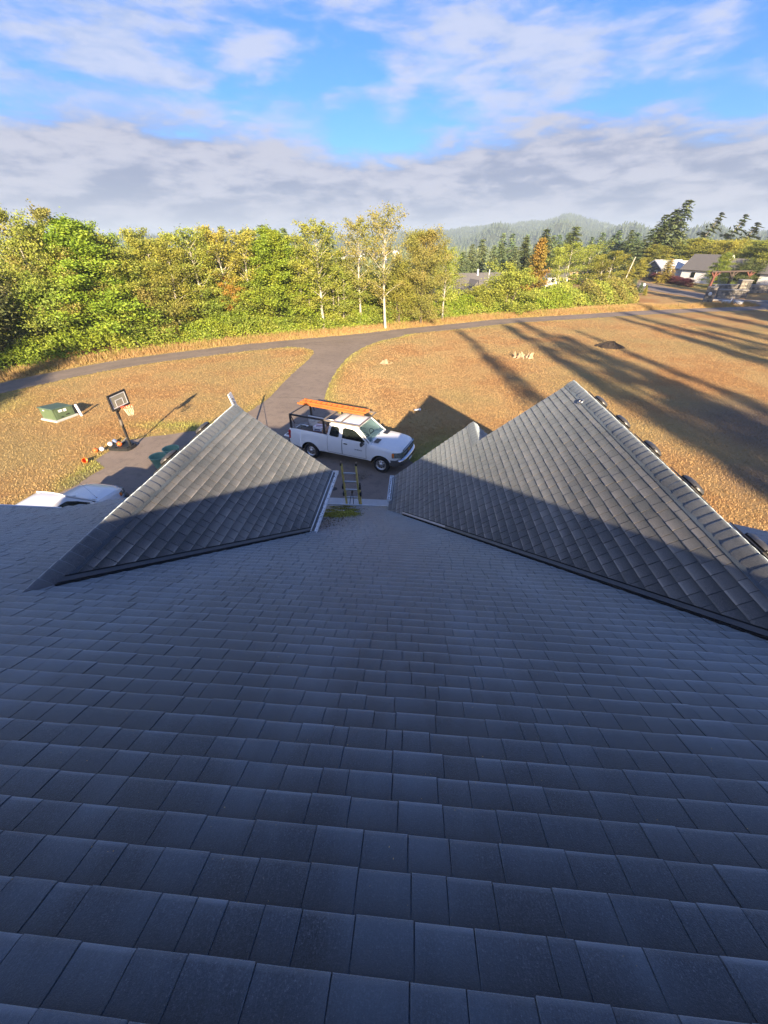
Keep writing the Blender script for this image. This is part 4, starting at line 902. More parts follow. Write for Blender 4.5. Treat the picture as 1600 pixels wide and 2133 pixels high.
def prints(root, d):
    mb = MB(); x, y, z = d[0] / 2, d[1] / 2, d[2]
    mb.box((0, -y - .002, z * .42), (d[0] * .82, .004, z * .62), 'navy_print'); mb.build('printed_panel', None, root)
    mb = MB(); mb.box((-.02, -y - .006, z * .82), (d[0] * .6, .004, z * .09), 'navy_print'); mb.box((.05, -y - .006, z * .45), (d[0] * .22, .004, z * .22), 'red_print')
    for k in range(4): mb.box((-.13 + .07 * k, -y - .006, z * (.2 + .07 * (k % 2))), (.045, .004, z * .10), 'white_trim')
    mb.build('print', None, root)
    mb = MB(); mb.box((0, 0, z + .002), (d[0] * .7, d[1] * .16, .004), 'navy_print', rz=.0); mb.box((0, -y * .6, z + .002), (d[0] * .5, d[1] * .10, .004), 'navy_print'); mb.build('top_print', None, root)
boxthing('printed_box', 'white shipping box with navy print in the truck bed', 'box', (.22, -.36, .806), (.50, .42, .66), 'box_white', .05, prints)
boxthing('cardboard_box', 'brown cardboard box wedged upright between printed box and cab', 'box', (.64, -.42, .806), (.24, .56, .62), 'cardboard', .03)
boxthing('cardboard_box', 'brown cardboard box behind the printed box near the far bed side', 'box', (-.02, .35, .806), (.40, .44, .55), 'cardboard', -.1)
def tubx(root, d):
    mb = MB()
    for s in (-1, 1): mb.box((0, s * d[1] / 2, d[2]), (d[0] + .04, .03, .03), 'black_plastic', bevel=.008)
    for s in (-1, 1): mb.box((s * d[0] / 2, 0, d[2]), (.03, d[1] + .04, .03), 'black_plastic', bevel=.008)
    mb.build('rim_edge', None, root)
boxthing('tool_tub', 'black storage tub in the tail end of the truck bed', 'tub', (-.50, -.40, .806), (.74, .56, .36), 'black_plastic', 0, tubx)
rt_ = thing('wire_frame', 'bent grey metal frame lying across the tail of the truck bed', 'frame', truck_M @ Vector((-.9, 0, .81)), ang); mb = MB()
mb.tube([(-.12, -.55, 0), (-.12, -.55, .56), (.5, -.15, .60), (.5, .5, .56), (-.05, .55, .50), (-.05, .55, 0)], .014, 'galvanised', 6); mb.tube([(-.12, -.2, 0), (-.12, -.2, .50), (.4, .2, .55)], .012, 'galvanised', 6); mb.build('tube', None, rt_)

suv, _, _ = vehicle(dict(name='parked_suv', kind='suv', cat='car', label='white car behind the left roof, only its roof, window and bonnet showing', loc=(-12.33, 8.42, .008), rz=rad(82),
    hw=.90, wb=2.85, xr=-.95, xf=3.60, ar=.41, wr=.35, sill=.36, belt=([-1, 2.2, 2.5, 3.2, 3.48, 3.60], [1.08, 1.06, 1.045, 1.0, .93, .86]), crown=.07,
    ws=(2.42, 1.03), cab=(-.90, 2.35), cz=1.06, roof=1.70, roofx=(-.70, 1.62), rhw=.60, doors=((1.02, 2.22), (.99, 1.0)), handle=(1.15, .93), mirror=(2.12, 1.12), lampz=(.70, .86), grille=(.62, .84), bump=.50,
    win=([(-.55, 1.15), (.82, 1.14), (.84, 1.50), (.78, 1.56), (-.40, 1.57)], [(.98, 1.13), (2.10, 1.11), (2.12, 1.16), (1.82, 1.40), (1.58, 1.545), (1.50, 1.565), (1.04, 1.57), (.98, 1.52)])))
mb = MB(); mb.tube([(2.55, -.66, 1.06), (2.25, -.60, 1.95)], .0035, 'black_plastic', 5); mb.lathe([(.022, 0), (.018, .03), (.004, .04)], 'black_plastic', 10, (2.55, -.66, 1.055)); mb.build('aerial', None, suv)
mb = MB(); mb.box((2.72, -.872, .86), (.13, .03, .05), 'black_plastic', ry=-.2); mb.build('wing_vent', None, suv)
# ------------------------------------------------------------------ ladder on the eave
lad = thing('ladder', 'yellow fibreglass extension ladder standing against the eave by the moss heap', 'ladder', (-1.63, 8.99, 0))
a0, d0 = Vector((0, .72, .02)), Vector((0, -.232, .973)).normalized()
nb_ = Vector((0, .973, .232))
def rails(off, w, L0, L1, nm):
    for s in (-1, 1):
        mb = MB(); q = a0 + nb_ * off + Vector((s * w / 2, 0, 0)); mb.bar(q + d0 * L0, q + d0 * L1, .012, .080, 'yellow_fiber', up=tuple(nb_))
        for e in (-1, 1): mb.bar(q + d0 * L0 + nb_ * e * .036 - Vector((s * .016, 0, 0)), q + d0 * L1 + nb_ * e * .036 - Vector((s * .016, 0, 0)), .032, .010, 'yellow_fiber', up=tuple(nb_))
        mb.build('rail', None, lad)
        mb = MB(); mb.bar(q + d0 * (L1 - .01), q + d0 * (L1 + .075), .045, .085, 'black_plastic', up=tuple(nb_)); mb.build('rail_cap', None, lad)
rails(.05, .45, 0, 3.18, 'base'); rails(-.04, .40, .9, 4.03, 'fly')
for k in range(11):
    u = .25 + .305 * k
    if u < 3.15: mb = MB(); q = a0 + nb_ * .05 + d0 * u; mb.bar(q - Vector((.22, 0, 0)), q + Vector((.22, 0, 0)), .034, .03, 'aluminium', up=tuple(nb_)); mb.build('rung', None, lad)
for k in range(11):
    u = .98 + .305 * k
    if u < 4.0: mb = MB(); q = a0 - nb_ * .04 + d0 * u; mb.bar(q - Vector((.195, 0, 0)), q + Vector((.195, 0, 0)), .034, .03, 'aluminium', up=tuple(nb_)); mb.build('rung', None, lad)
for s in (-1, 1):
    for u in (3.13, 2.86): mb = MB(); q = a0 + d0 * u + Vector((s * .235, 0, 0)); mb.bar(q, q + d0 * .11, .05, .10, 'black_plastic', up=tuple(nb_)); mb.build('rung_lock', None, lad)
    mb = MB(); mb.box(tuple(a0 + nb_ * .05 + Vector((s * .225, 0, .02))), (.06, .13, .05), 'black_plastic'); mb.build('foot', None, lad)
mb = MB(); q = a0 + d0 * 2.98; mb.tube([tuple(q), tuple(q + Vector((-.05, -.03, -.18))), tuple(q + Vector((-.09, 0, -.42)))], .008, 'black_plastic', 5); mb.tube([tuple(q), tuple(q + Vector((.03, -.03, -.2))), tuple(q + Vector((.02, 0, -.45)))], .008, 'black_plastic', 5); mb.lathe([(.025, -.03), (.03, 0), (.02, .04)], 'black_plastic', 8, tuple(q)); mb.build('rope', None, lad)

# ------------------------------------------------------------------ basketball hoop
hp = thing('basketball_hoop', 'portable basketball hoop leaning on its black base at the edge of the court', 'basketball hoop', (-14.25, 16.85, .01), rad(-6))
# local: +x is the direction the board faces (towards the court), y across
mb = MB(); mb.prism([(-.95, -.42), (-.55, -.40), (-.50, -.36), (-.45, -.40), (.02, -.33), (.10, -.16), (.10, .16), (.02, .33), (-.45, .40), (-.50, .36), (-.55, .40), (-.95, .42)], 0, .135, 'black_plastic'); mb.prism([(-.90, -.36), (-.60, -.36), (-.60, .36), (-.90, .36)], .135, .165, 'black_plastic'); mb.prism([(-.40, -.34), (-.02, -.26), (-.02, .26), (-.40, .34)], .135, .165, 'black_plastic'); mb.build('base', None, hp)
mb = MB(); mb.bar((0, 0, .12), (.04, 0, 2.02), .085, .085, 'black_steel'); mb.bar((.015, 0, 1.25), (.03, 0, 1.55), .10, .10, 'grey_brown_steel'); mb.build('pole', None, hp)
mb = MB()
for s in (-1, 1): mb.bar((-.62, s * .20, .16), (.0, s * .03, .62), .03, .03, 'galvanised')
mb.build('brace', None, hp)
mb = MB()
for z0_, z1_ in ((1.90, 2.25), (2.02, 2.62)):
    for s in (-1, 1): mb.bar((.03, s * .06, z0_), (.34, s * .17, z1_), .035, .05, 'black_steel')
mb.build('arm', None, hp)
bx = .38; BH, BW = .72, 1.10; zc = 2.52
mb = MB(); mb.box((bx, 0, zc), (.03, BW - .06, BH - .06), 'acrylic'); mb.build('backboard', None, hp)
mb = MB()
for s in (-1, 1): mb.box((bx, s * (BW / 2 - .03), zc), (.07, .07, BH), 'black_plastic'); mb.box((bx, 0, zc + s * (BH / 2 - .03)), (.066, BW - .02, .07), 'black_plastic')
mb.build('board_frame', None, hp)
mb = MB()
for s in (-1, 1): mb.box((bx + .019, s * (BW / 2 - .10), zc), (.008, .032, BH - .16), 'white_trim'); mb.box((bx + .0195, 0, zc + s * (BH / 2 - .10)), (.008, BW - .2, .032), 'white_trim'); mb.box((bx + .020, s * .22, zc - .11), (.008, .028, .30), 'white_trim')
mb.box((bx + .0205, 0, zc + .05), (.008, .46, .028), 'white_trim'); mb.build('board_marking', None, hp)
mb = MB(); cx_ = bx + .15 + .225; zr_ = zc - .30; mb.tube([(cx_ + .225 * math.cos(a), .225 * math.sin(a), zr_) for a in [2 * PI * k / 20 for k in range(21)]], .011, 'rim_orange', 6); mb.box((bx + .08, 0, zr_ - .02), (.14, .16, .04), 'rim_orange'); mb.build('hoop_ring', None, hp)
mb = MB()
for k in range(12):
    a = 2 * PI * k / 12
    for s in (-1, 1):
        b = a + s * .26; c_ = a + s * .5
        mb.tube([(cx_ + .22 * math.cos(a), .22 * math.sin(a), zr_), (cx_ + .17 * math.cos(b), .17 * math.sin(b), zr_ - .18), (cx_ + .11 * math.cos(c_), .11 * math.sin(c_), zr_ - .40)], .007, 'net', 4, cap=False)
mb.build('net', None, hp)
def ball(loc, rr, mat, label, extra=None):
    mb = MB(); mb.sphere((0, 0, 0), rr, mat, 18, 12)
    o = tag(mb.build('ball', None, None, (loc[0], loc[1], loc[2] + rr)), label, 'ball')
    mb = MB(); seam = 'black_plastic' if 'orange' in mat else 'blue_ball'
    for ax in range(3):
        pts = []
        for k in range(21):
            a = 2 * PI * k / 20; c_, s_ = rr * 1.003 * math.cos(a), rr * 1.003 * math.sin(a); pts.append(((0, c_, s_), (c_, 0, s_), (c_, s_, 0))[ax])
        mb.tube(pts, .0035 if 'orange' in mat else .008, seam, 4, cap=False)
    mb.build('seam', None, o); o.rotation_euler = (.4, .3, .7)
ball((-14.72, 16.75, .18), .12, 'orange_ball', 'orange basketball resting on the black hoop base')
ball((-15.52, 17.07, 0), .115, 'white_ball', 'white ball nearest the hoop base on the grass edge')
ball((-15.50, 17.40, 0), .115, 'blue_ball', 'blue and white ball just behind the white one beside the hoop')
ball((-15.55, 16.48, 0), .115, 'white_ball', 'white ball touching the orange ball on the grass')
ball((-15.78, 16.33, 0), .115, 'orange_ball', 'orange ball beside a white ball on the grass')
mb = MB(); mb.lathe([(.001, 0), (.085, 0), (.115, .24), (.125, .245), (.125, .26), (.108, .26), (.082, .02), (.001, .02)], 'orange_bucket', 18)
tag(mb.build('bucket', None, None, (-15.62, 15.25, .0)), 'small bright orange bucket lying on the brown grass', 'bucket').rotation_euler = (rad(70), 0, rad(60))
bpy.data.objects['bucket'].location.z = .10
for (x, y), lb in (((-11.62, 15.05), 'nearer green ribbed planter pot in the shade of the gable'), ((-11.45, 15.85), 'farther green ribbed planter pot, half behind the other one')):
    t_ = thing('planter_pot', lb, 'planter', (x, y, .012), 0, 'green planter pots on the court')
    mb = MB(); pr = [(.001, 0), (.21, 0), (.235, .02)]
    for k in range(10): z = .06 + k * .048; rr = .235 + .115 * (z / .55); pr += [(rr + (.010 if k % 2 else 0), z)]
    pr += [(.375, .56), (.385, .60), (.355, .60), (.345, .55), (.33, .44)]; mb.lathe(pr, 'green_pot', 26); mb.build('pot', None, t_)
    mb = MB(); mb.lathe([(.30, .30), (.001, .31)], 'soil', 22); mb.lathe([(.34, .45), (.30, .30)], 'green_pot', 22); mb.build('soil', None, t_)

# ------------------------------------------------------------------ utility box, posts, stumps
tr = thing('transformer_box', 'green steel transformer cabinet with a sloped lid on a concrete pad in the grass', 'transformer', (-21.1, 20.55, 0), rad(-16))
mb = MB(); mb.box((0, 0, .05), (1.35, 1.35, .12), 'concrete', bevel=.02); mb.build('pad', None, tr)
mb = MB(); mb.prism([(-.56, .11), (.56, .11), (.56, .66), (-.56, .78)], -.56, .56, 'green_enamel', 'YZ'); mb.box((0, -.565, .43), (.96, .012, .56), 'green_enamel', bevel=.004); mb.box((.565, 0, .40), (.012, .9, .5), 'green_enamel', bevel=.004); mb.build('cabinet', None, tr)
mb = MB(); mb.prism([(-.60, .785), (-.60, .74), (.58, .615), (.58, .665)][::-1], -.60, .60, 'green_enamel_top', 'YZ'); mb.build('lid', None, tr)
mb = MB(); mb.box((.578, -.16, .55), (.006, .22, .14), 'white_trim'); mb.box((.578, .10, .53), (.006, .18, .16), 'white_trim'); mb.box((-.2, -.575, .62), (.14, .006, .06), 'white_trim'); mb.build('warning_sticker', None, tr)
mb = MB(); mb.box((.585, .15, .26), (.02, .22, .05), 'black_plastic'); mb.box((.585, -.2, .2), (.02, .12, .04), 'black_plastic'); mb.build('latch', None, tr)
mb = MB(); mb.lathe([(.075, -.02), (.075, .66), (.065, .70), (.001, .71)], 'white_trim', 14)
tag(mb.build('marker_post', None, None, (-20.05, 20.95, 0)), 'short leaning white plastic post beside the green transformer', 'post').rotation_euler = (0, rad(-7), 0)
pn = thing('sign_board', 'tall white panel with dark marks propped up behind the peak of the lit gable', 'sign', (-8.62, 18.45, .01), rad(8))
mb = MB(); mb.bar((0, 0, 0), (-.58, .04, 2.42), .46, .05, 'white_trim', up=(.24, 0, .97)); mb.build('panel', None, pn)
mb = MB()
for u0, u1, w in ((.86, .90, .12), (.76, .84, .10), (.62, .73, .09)): mb.bar((-.58 * u0 + .0, .04 * u0 - .033 , 2.42 * u0), (-.58 * u1, .04 * u1 - .033, 2.42 * u1), w, .01, 'black_plastic', up=(.0, 1, 0))
mb.build('dark_mark', None, pn)
pn_c = pn.children[0]; pn_c.data.transform(Matrix.Identity(4))
mb = MB(); mb.tube([(-.52, .05, 2.1), (.9, .3, .0)], .016, 'galvanised', 6); mb.build('prop_rod', None, pn)
def splinters(name, label, cat, loc, n, rad_, h, mat, seed, mound=None):
    r_ = random.Random(seed); t_ = thing(name, label, cat, (loc[0], loc[1], 0))
    for k in range(n):
        mb = MB(); a = r_.uniform(0, 2 * PI); q = r_.uniform(.2, 1) * rad_; x, y = q * math.cos(a), q * math.sin(a) * .7; hh = h * r_.uniform(.15, .9) ** 1.3; w = r_.uniform(.06, .16)
        mb.prism([(x - w, y - w * .6), (x + w, y - w * .4), (x + w * .3, y + w)], -.03, .02, mat)
        top = (x + r_.uniform(-.22, .22), y + r_.uniform(-.2, .2), hh); mb.add([(x - w, y - w * .6, 0), (x + w, y - w * .4, 0), (x + w * .3, y + w, 0), top, (top[0] + w * .5, top[1], hh * .93)], [(0, 1, 4, 3), (1, 2, 4), (2, 0, 3, 4)], mat); mb.build('splinter', None, t_)
    return t_
splinters('tree_stump', 'small broken pale stump alone in the sunlit field left of the other stump', 'stump', (-2.6, 34.0), 16, .45, .42, 'stump_wood', 3)
splinters('tree_stump', 'larger splintered stump in the field beside the long tree shadow', 'stump', (9.45, 36.7), 34, .95, .62, 'stump_wood', 8)
rr = np.random.default_rng(77); th = np.linspace(0, 2 * PI, 25)[:-1]; V = [(0, 0, .50)]; F = []
for k, q in enumerate((.16, .35, .6, .85, 1.1)):
    for a in th: V.append((q * 1.25 * math.cos(a) * (1 + rr.normal(0, .08)), q * math.sin(a) * (1 + rr.normal(0, .08)), max(-.02, .50 * (1 - q / 1.1) ** .9 + rr.normal(0, .035) * (k < 4))))
for k in range(24): F.append((0, 1 + k, 1 + (k + 1) % 24, 1 + (k + 1) % 24))
for j in range(4):
    for k in range(24): a, b = 1 + j * 24 + k, 1 + j * 24 + (k + 1) % 24; F.append((a, a + 24, b + 24, b))
me = bpy.data.meshes.new('dirt_mound'); me.from_pydata(V, [], [f if len(set(f)) == 4 else tuple(dict.fromkeys(f)) for f in F]); me.materials.append(MT['mole_soil']); me.update()
o = bpy.data.objects.new('dirt_mound', me); C.objects.link(o); o.location = (18.7, 41.5, 0); tag(o, 'low dark heap of earth in the shaded part of the field', 'earth heap')
mb = MB(); mb.tube([(-.17, 0, .07), (.16, .02, .07)], [.055, .07], 'white_trim', 12); mb.tube([(-.17, 0, .07), (-.26, -.01, .07)], [.05, .02], 'blue_ball', 10); tag(mb.build('bottle', None, None, (.24, 23.05, .02)), 'pale bottle lying in the shaded grass beyond the truck', 'bottle').rotation_euler = (0, 0, .2)

# ------------------------------------------------------------------ vegetation prototypes
def tubes_np(segs, seg=5):
    V = []; F = []; o = 0
    for pts, rs in segs:
        pts = np.array(pts, float); n = len(pts); d = np.gradient(pts, axis=0); d /= np.linalg.norm(d, axis=1)[:, None] + 1e-9
        up = np.where(np.abs(d[:, 2:3]) < .9, np.array([[0, 0, 1.]]), np.array([[1., 0, 0]])); a = np.cross(d, up); a /= np.linalg.norm(a, axis=1)[:, None]; b = np.cross(a, d)
        t_ = 2 * PI * np.arange(seg) / seg; ring = pts[:, None] + np.array(rs)[:, None, None] * (np.cos(t_)[None, :, None] * a[:, None] + np.sin(t_)[None, :, None] * b[:, None]); V.append(ring.reshape(-1, 3))
        for i in range(n - 1):
            for k in range(seg): F.append((o + i * seg + k, o + i * seg + (k + 1) % seg, o + (i + 1) * seg + (k + 1) % seg, o + (i + 1) * seg + k))
        o += n * seg
    return np.concatenate(V), np.array(F)
def broadleaf(seed, H, Wd, base, shape, nb, leaves, ls, spread=.55, trunks=1, up=.5, lean=0.0):
    r = np.random.default_rng(seed); segs = []; cs = []; per = max(6, leaves // (nb * 5))
    for tnk in range(trunks):
        bx_, by_ = (0, 0) if trunks == 1 else r.normal(0, .25, 2); hh = H * (1 if tnk == 0 else r.uniform(.72, .95)); n = 9
        tz = np.linspace(0, 1, n); px_ = bx_ + np.cumsum(r.normal(0, .035 * hh / 9, n)) + lean * hh * tz ** 1.5 + (0 if tnk == 0 else r.normal(0, .10) * hh * tz); py_ = by_ + np.cumsum(r.normal(0, .035 * hh / 9, n)) + (0 if tnk == 0 else r.normal(0, .08) * hh * tz)
        T_ = np.stack([px_, py_, tz * hh], 1); r0 = .012 * hh + .03; segs.append((T_, r0 * (1 - tz) ** .8 + .012))
        for k in range(nb // trunks):
            t_ = base + (1 - base) * ((k + r.random()) / (nb // trunks)) ** .9; t_ = min(t_, .985); o_ = np.array([np.interp(t_, tz, T_[:, i]) for i in range(3)])
            tau = (t_ - base) / (1 - base); L = Wd / 2 * shape(tau) * r.uniform(.72, 1.18); a = k * 2.39996 + r.normal(0, .3); ua = up * r.uniform(.5, 1.4) + tau * .5
            m_ = 5; u = np.linspace(0, 1, m_); B = o_ + np.stack([np.cos(a) * L * u, np.sin(a) * L * u, L * (ua * u - .25 * u ** 2)], 1) + r.normal(0, .03 * L, (m_, 3)) * u[:, None]
            segs.append((B, r0 * .33 * (1 - t_ * .6) * (1 - u * .85)))
            for q in np.linspace(.38, 1.04, 5):
                c_ = np.array([np.interp(min(q, 1), u, B[:, i]) for i in range(3)]); sg = spread * (.55 + .5 * r.random()) * (.5 + .5 * shape(tau)); cs.append(c_ + r.normal(size=(per, 3)) * np.array([sg, sg, sg * .6]))
        top_ = T_[-1]; cs.append(top_ + r.normal(size=(per, 3)) * np.array([.16, .16, .42]))
    cs = np.concatenate(cs); n = len(cs); cs[:, 2] = np.maximum(cs[:, 2], .08); tone = np.clip(r.normal(.5, .27, n), 0, 1)
    V, F, T = quads(n, cs, ls * r.uniform(.6, 1.35, n), tone, r, .7); return (V, F, T), tubes_np(segs)
def conifer(seed, H, Wd, dens=1.0, droop=.28, base=.04, snag=False, wind=0.0, ls=.30):
    r = np.random.default_rng(seed); segs = [(np.array([[wind * H * .12 * t_ ** 2, 0, t_ * H] for t_ in np.linspace(0, 1, 7)]), .016 * H * (1 - np.linspace(0, 1, 7)) + .02)]; C_ = []; D = []
    z = base * H
    while z < H * .985:
        tau = z / H; L = Wd / 2 * (1 - tau) ** (.75 if not snag else .5) * (1.0 if not snag else r.uniform(.2, 1.15)) + .12; nb = 7 if not snag else 5
        for k in range(nb):
            if snag and r.random() < .25: continue
            a = r.uniform(0, 2 * PI); l = L * r.uniform(.68, 1.12) * (1 + wind * .8 * math.cos(a)); l = max(l, .15); m_ = max(3, int(l / .20 * dens)); u = np.linspace(.08, 1, m_)
            c_ = np.stack([np.cos(a) * l * u + wind * H * .12 * tau ** 2, np.sin(a) * l * u, z + .10 * l * u * 2 - droop * l * u ** 2 * 1.6], 1)
            if snag or k < 3: segs.append((c_[[0, m_ // 2, -1]], np.array([.03, .018, .006])))
            for q in range(3 if not snag else 4):
                wdt = .22 * l * (1 - u) + .10; sd = np.stack([-np.sin(a) * np.ones(m_), np.cos(a) * np.ones(m_), np.zeros(m_)], 1); C_.append(c_ + sd * (r.normal(size=m_) * wdt)[:, None] + r.normal(0, .05, (m_, 3)))
                D.append(np.tile([np.cos(a), np.sin(a), -.35], (m_, 1)) + r.normal(0, .45, (m_, 3)))
        z += H * .030 * r.uniform(.7, 1.3) * (1.6 if snag else 1)
    c_ = np.concatenate(C_); d = np.concatenate(D); d /= np.linalg.norm(d, axis=1)[:, None]; n = len(c_); e = np.cross(d, r.normal(0, .5, (n, 3)) + np.array([0, 0, 1])); e /= np.linalg.norm(e, axis=1)[:, None]; s = (ls * r.uniform(.6, 1.3, n))[:, None]
    V = np.stack([c_ - d * s, c_ + e * s * .30, c_ + d * s * 1.1, c_ - e * s * .30], 1).reshape(-1, 3); return (V, np.arange(4 * n).reshape(n, 4), np.repeat(np.clip(r.normal(.5, .27, n), 0, 1), 4)), tubes_np(segs, 4)
SH = {'oval': lambda t_: math.sin(PI * min(1, .12 + .86 * t_)) ** .7, 'cone': lambda t_: (1.0 - .93 * t_) ** .78 if t_ > .12 else .75 + 2 * t_, 'spread': lambda t_: max(.12, math.sin(PI * min(.97, .25 + .72 * t_)) ** .5), 'tall': lambda t_: max(.16, math.sin(PI * (.1 + .82 * t_)) ** .8), 'dome': lambda t_: math.sqrt(max(.02, 1 - t_ ** 2.2))}
PRO = {'alder': [(broadleaf(11, 9.5, 6.2, .20, SH['oval'], 36, 15000, .088, .50, 2), 9.5, 6.2), (broadleaf(12, 9.5, 5.6, .16, SH['oval'], 38, 15000, .085, .46, 3), 9.5, 5.6)],
       'birch': [(broadleaf(21, 10, 4.4, .26, SH['tall'], 36, 6800, .085, .36, 1, .9), 10, 4.4), (broadleaf(22, 10, 4.8, .22, SH['tall'], 38, 7200, .085, .38, 2, .9), 10, 4.8)],
       'maple': [(broadleaf(31, 9.5, 7.2, .02, SH['cone'], 64, 36000, .082, .52, 1, .45), 9.5, 7.2), (broadleaf(32, 9.5, 7.4, .05, SH['spread'], 60, 36000, .082, .55, 1, .5), 9.5, 7.4)],
       'bush': [(broadleaf(41, 6, 6, .02, SH['dome'], 46, 18000, .092, .5, 4, .6), 6, 6)],
       'cypress': [(broadleaf(51, 8, 3.0, .02, SH['cone'], 52, 9000, .10, .28, 1, 1.1), 8, 3.0)],
       'fir': [(conifer(61, 14, 6.5), 14, 6.5), (conifer(62, 14, 6.0, wind=.35), 14, 6.0)], 'snag': [(conifer(71, 14, 5, 1.3, snag=True, wind=.5), 14, 5)]}
for k_ in PRO:                                                   # measured height and spread of each built crown
    for j_, (gm, H_, W_) in enumerate(PRO[k_]):
        q_ = gm[0][0]; rr_q = np.percentile(np.hypot(q_[:, 0], q_[:, 1]), 96) * 2; zz_q = np.percentile(q_[:, 2], 99.7); PRO[k_][j_] = (gm, float(zz_q), float(min(rr_q, W_ * 1.25)))
ROOTS = {}
def proto(kind, var, leaf, bark):
    key = (kind, var, leaf, bark)
    if key not in ROOTS:
        (lv, tb), H, Wd = PRO[kind][var]
        if (kind, var) not in ROOTS:
            a = npmesh('crown', lv[0], lv[1], leaf, {'tone': lv[2]}); b = npmesh('trunk', tb[0], tb[1], bark, None, True); ROOTS[(kind, var)] = (a.data, b.data); bpy.data.objects.remove(a); bpy.data.objects.remove(b)
        da, db = ROOTS[(kind, var)]
        if da.materials[0] is not MT[leaf]: da = da.copy(); da.materials[0] = MT[leaf]
        if db.materials[0] is not MT[bark]: db = db.copy(); db.materials[0] = MT[bark]
        ROOTS[key] = (da, db, H, Wd)
    return ROOTS[key]
def tree(name, label, kind, var, leaf, bark, x, y, top_z, w, group=None, z0=None, rz=None, tilt=(0, 0)):
    da, db, H, Wd = proto(kind, var % len(PRO[kind]), leaf, bark); zb = float(terrain(np.array(x), np.array(y))) if z0 is None else z0
    t_ = thing(name, label, 'shrub' if name in ('bush', 'shrub') else 'tree', (x, y, zb - .05), random.uniform(0, 6.28) if rz is None else rz, group)
    for nm, d_ in (('crown', da), ('trunk', db)): o_ = bpy.data.objects.new(nm, d_); C.objects.link(o_); o_.parent = t_
    s = (top_z - zb + .05) / H; t_.scale = (w / Wd, w / Wd, s); t_.rotation_euler.x, t_.rotation_euler.y = tilt; return t_
ORD = ['', 'second ', 'third ', 'fourth ', 'fifth ', 'sixth ', 'seventh ', 'eighth ', 'ninth ', 'tenth ', 'eleventh ', 'twelfth ', 'thirteenth ']
KN = {'alder': 'alder_tree', 'birch': 'birch_tree', 'maple': 'maple_tree', 'bush': 'bush', 'cypress': 'cypress_tree', 'fir': 'fir_tree', 'snag': 'fir_tree'}
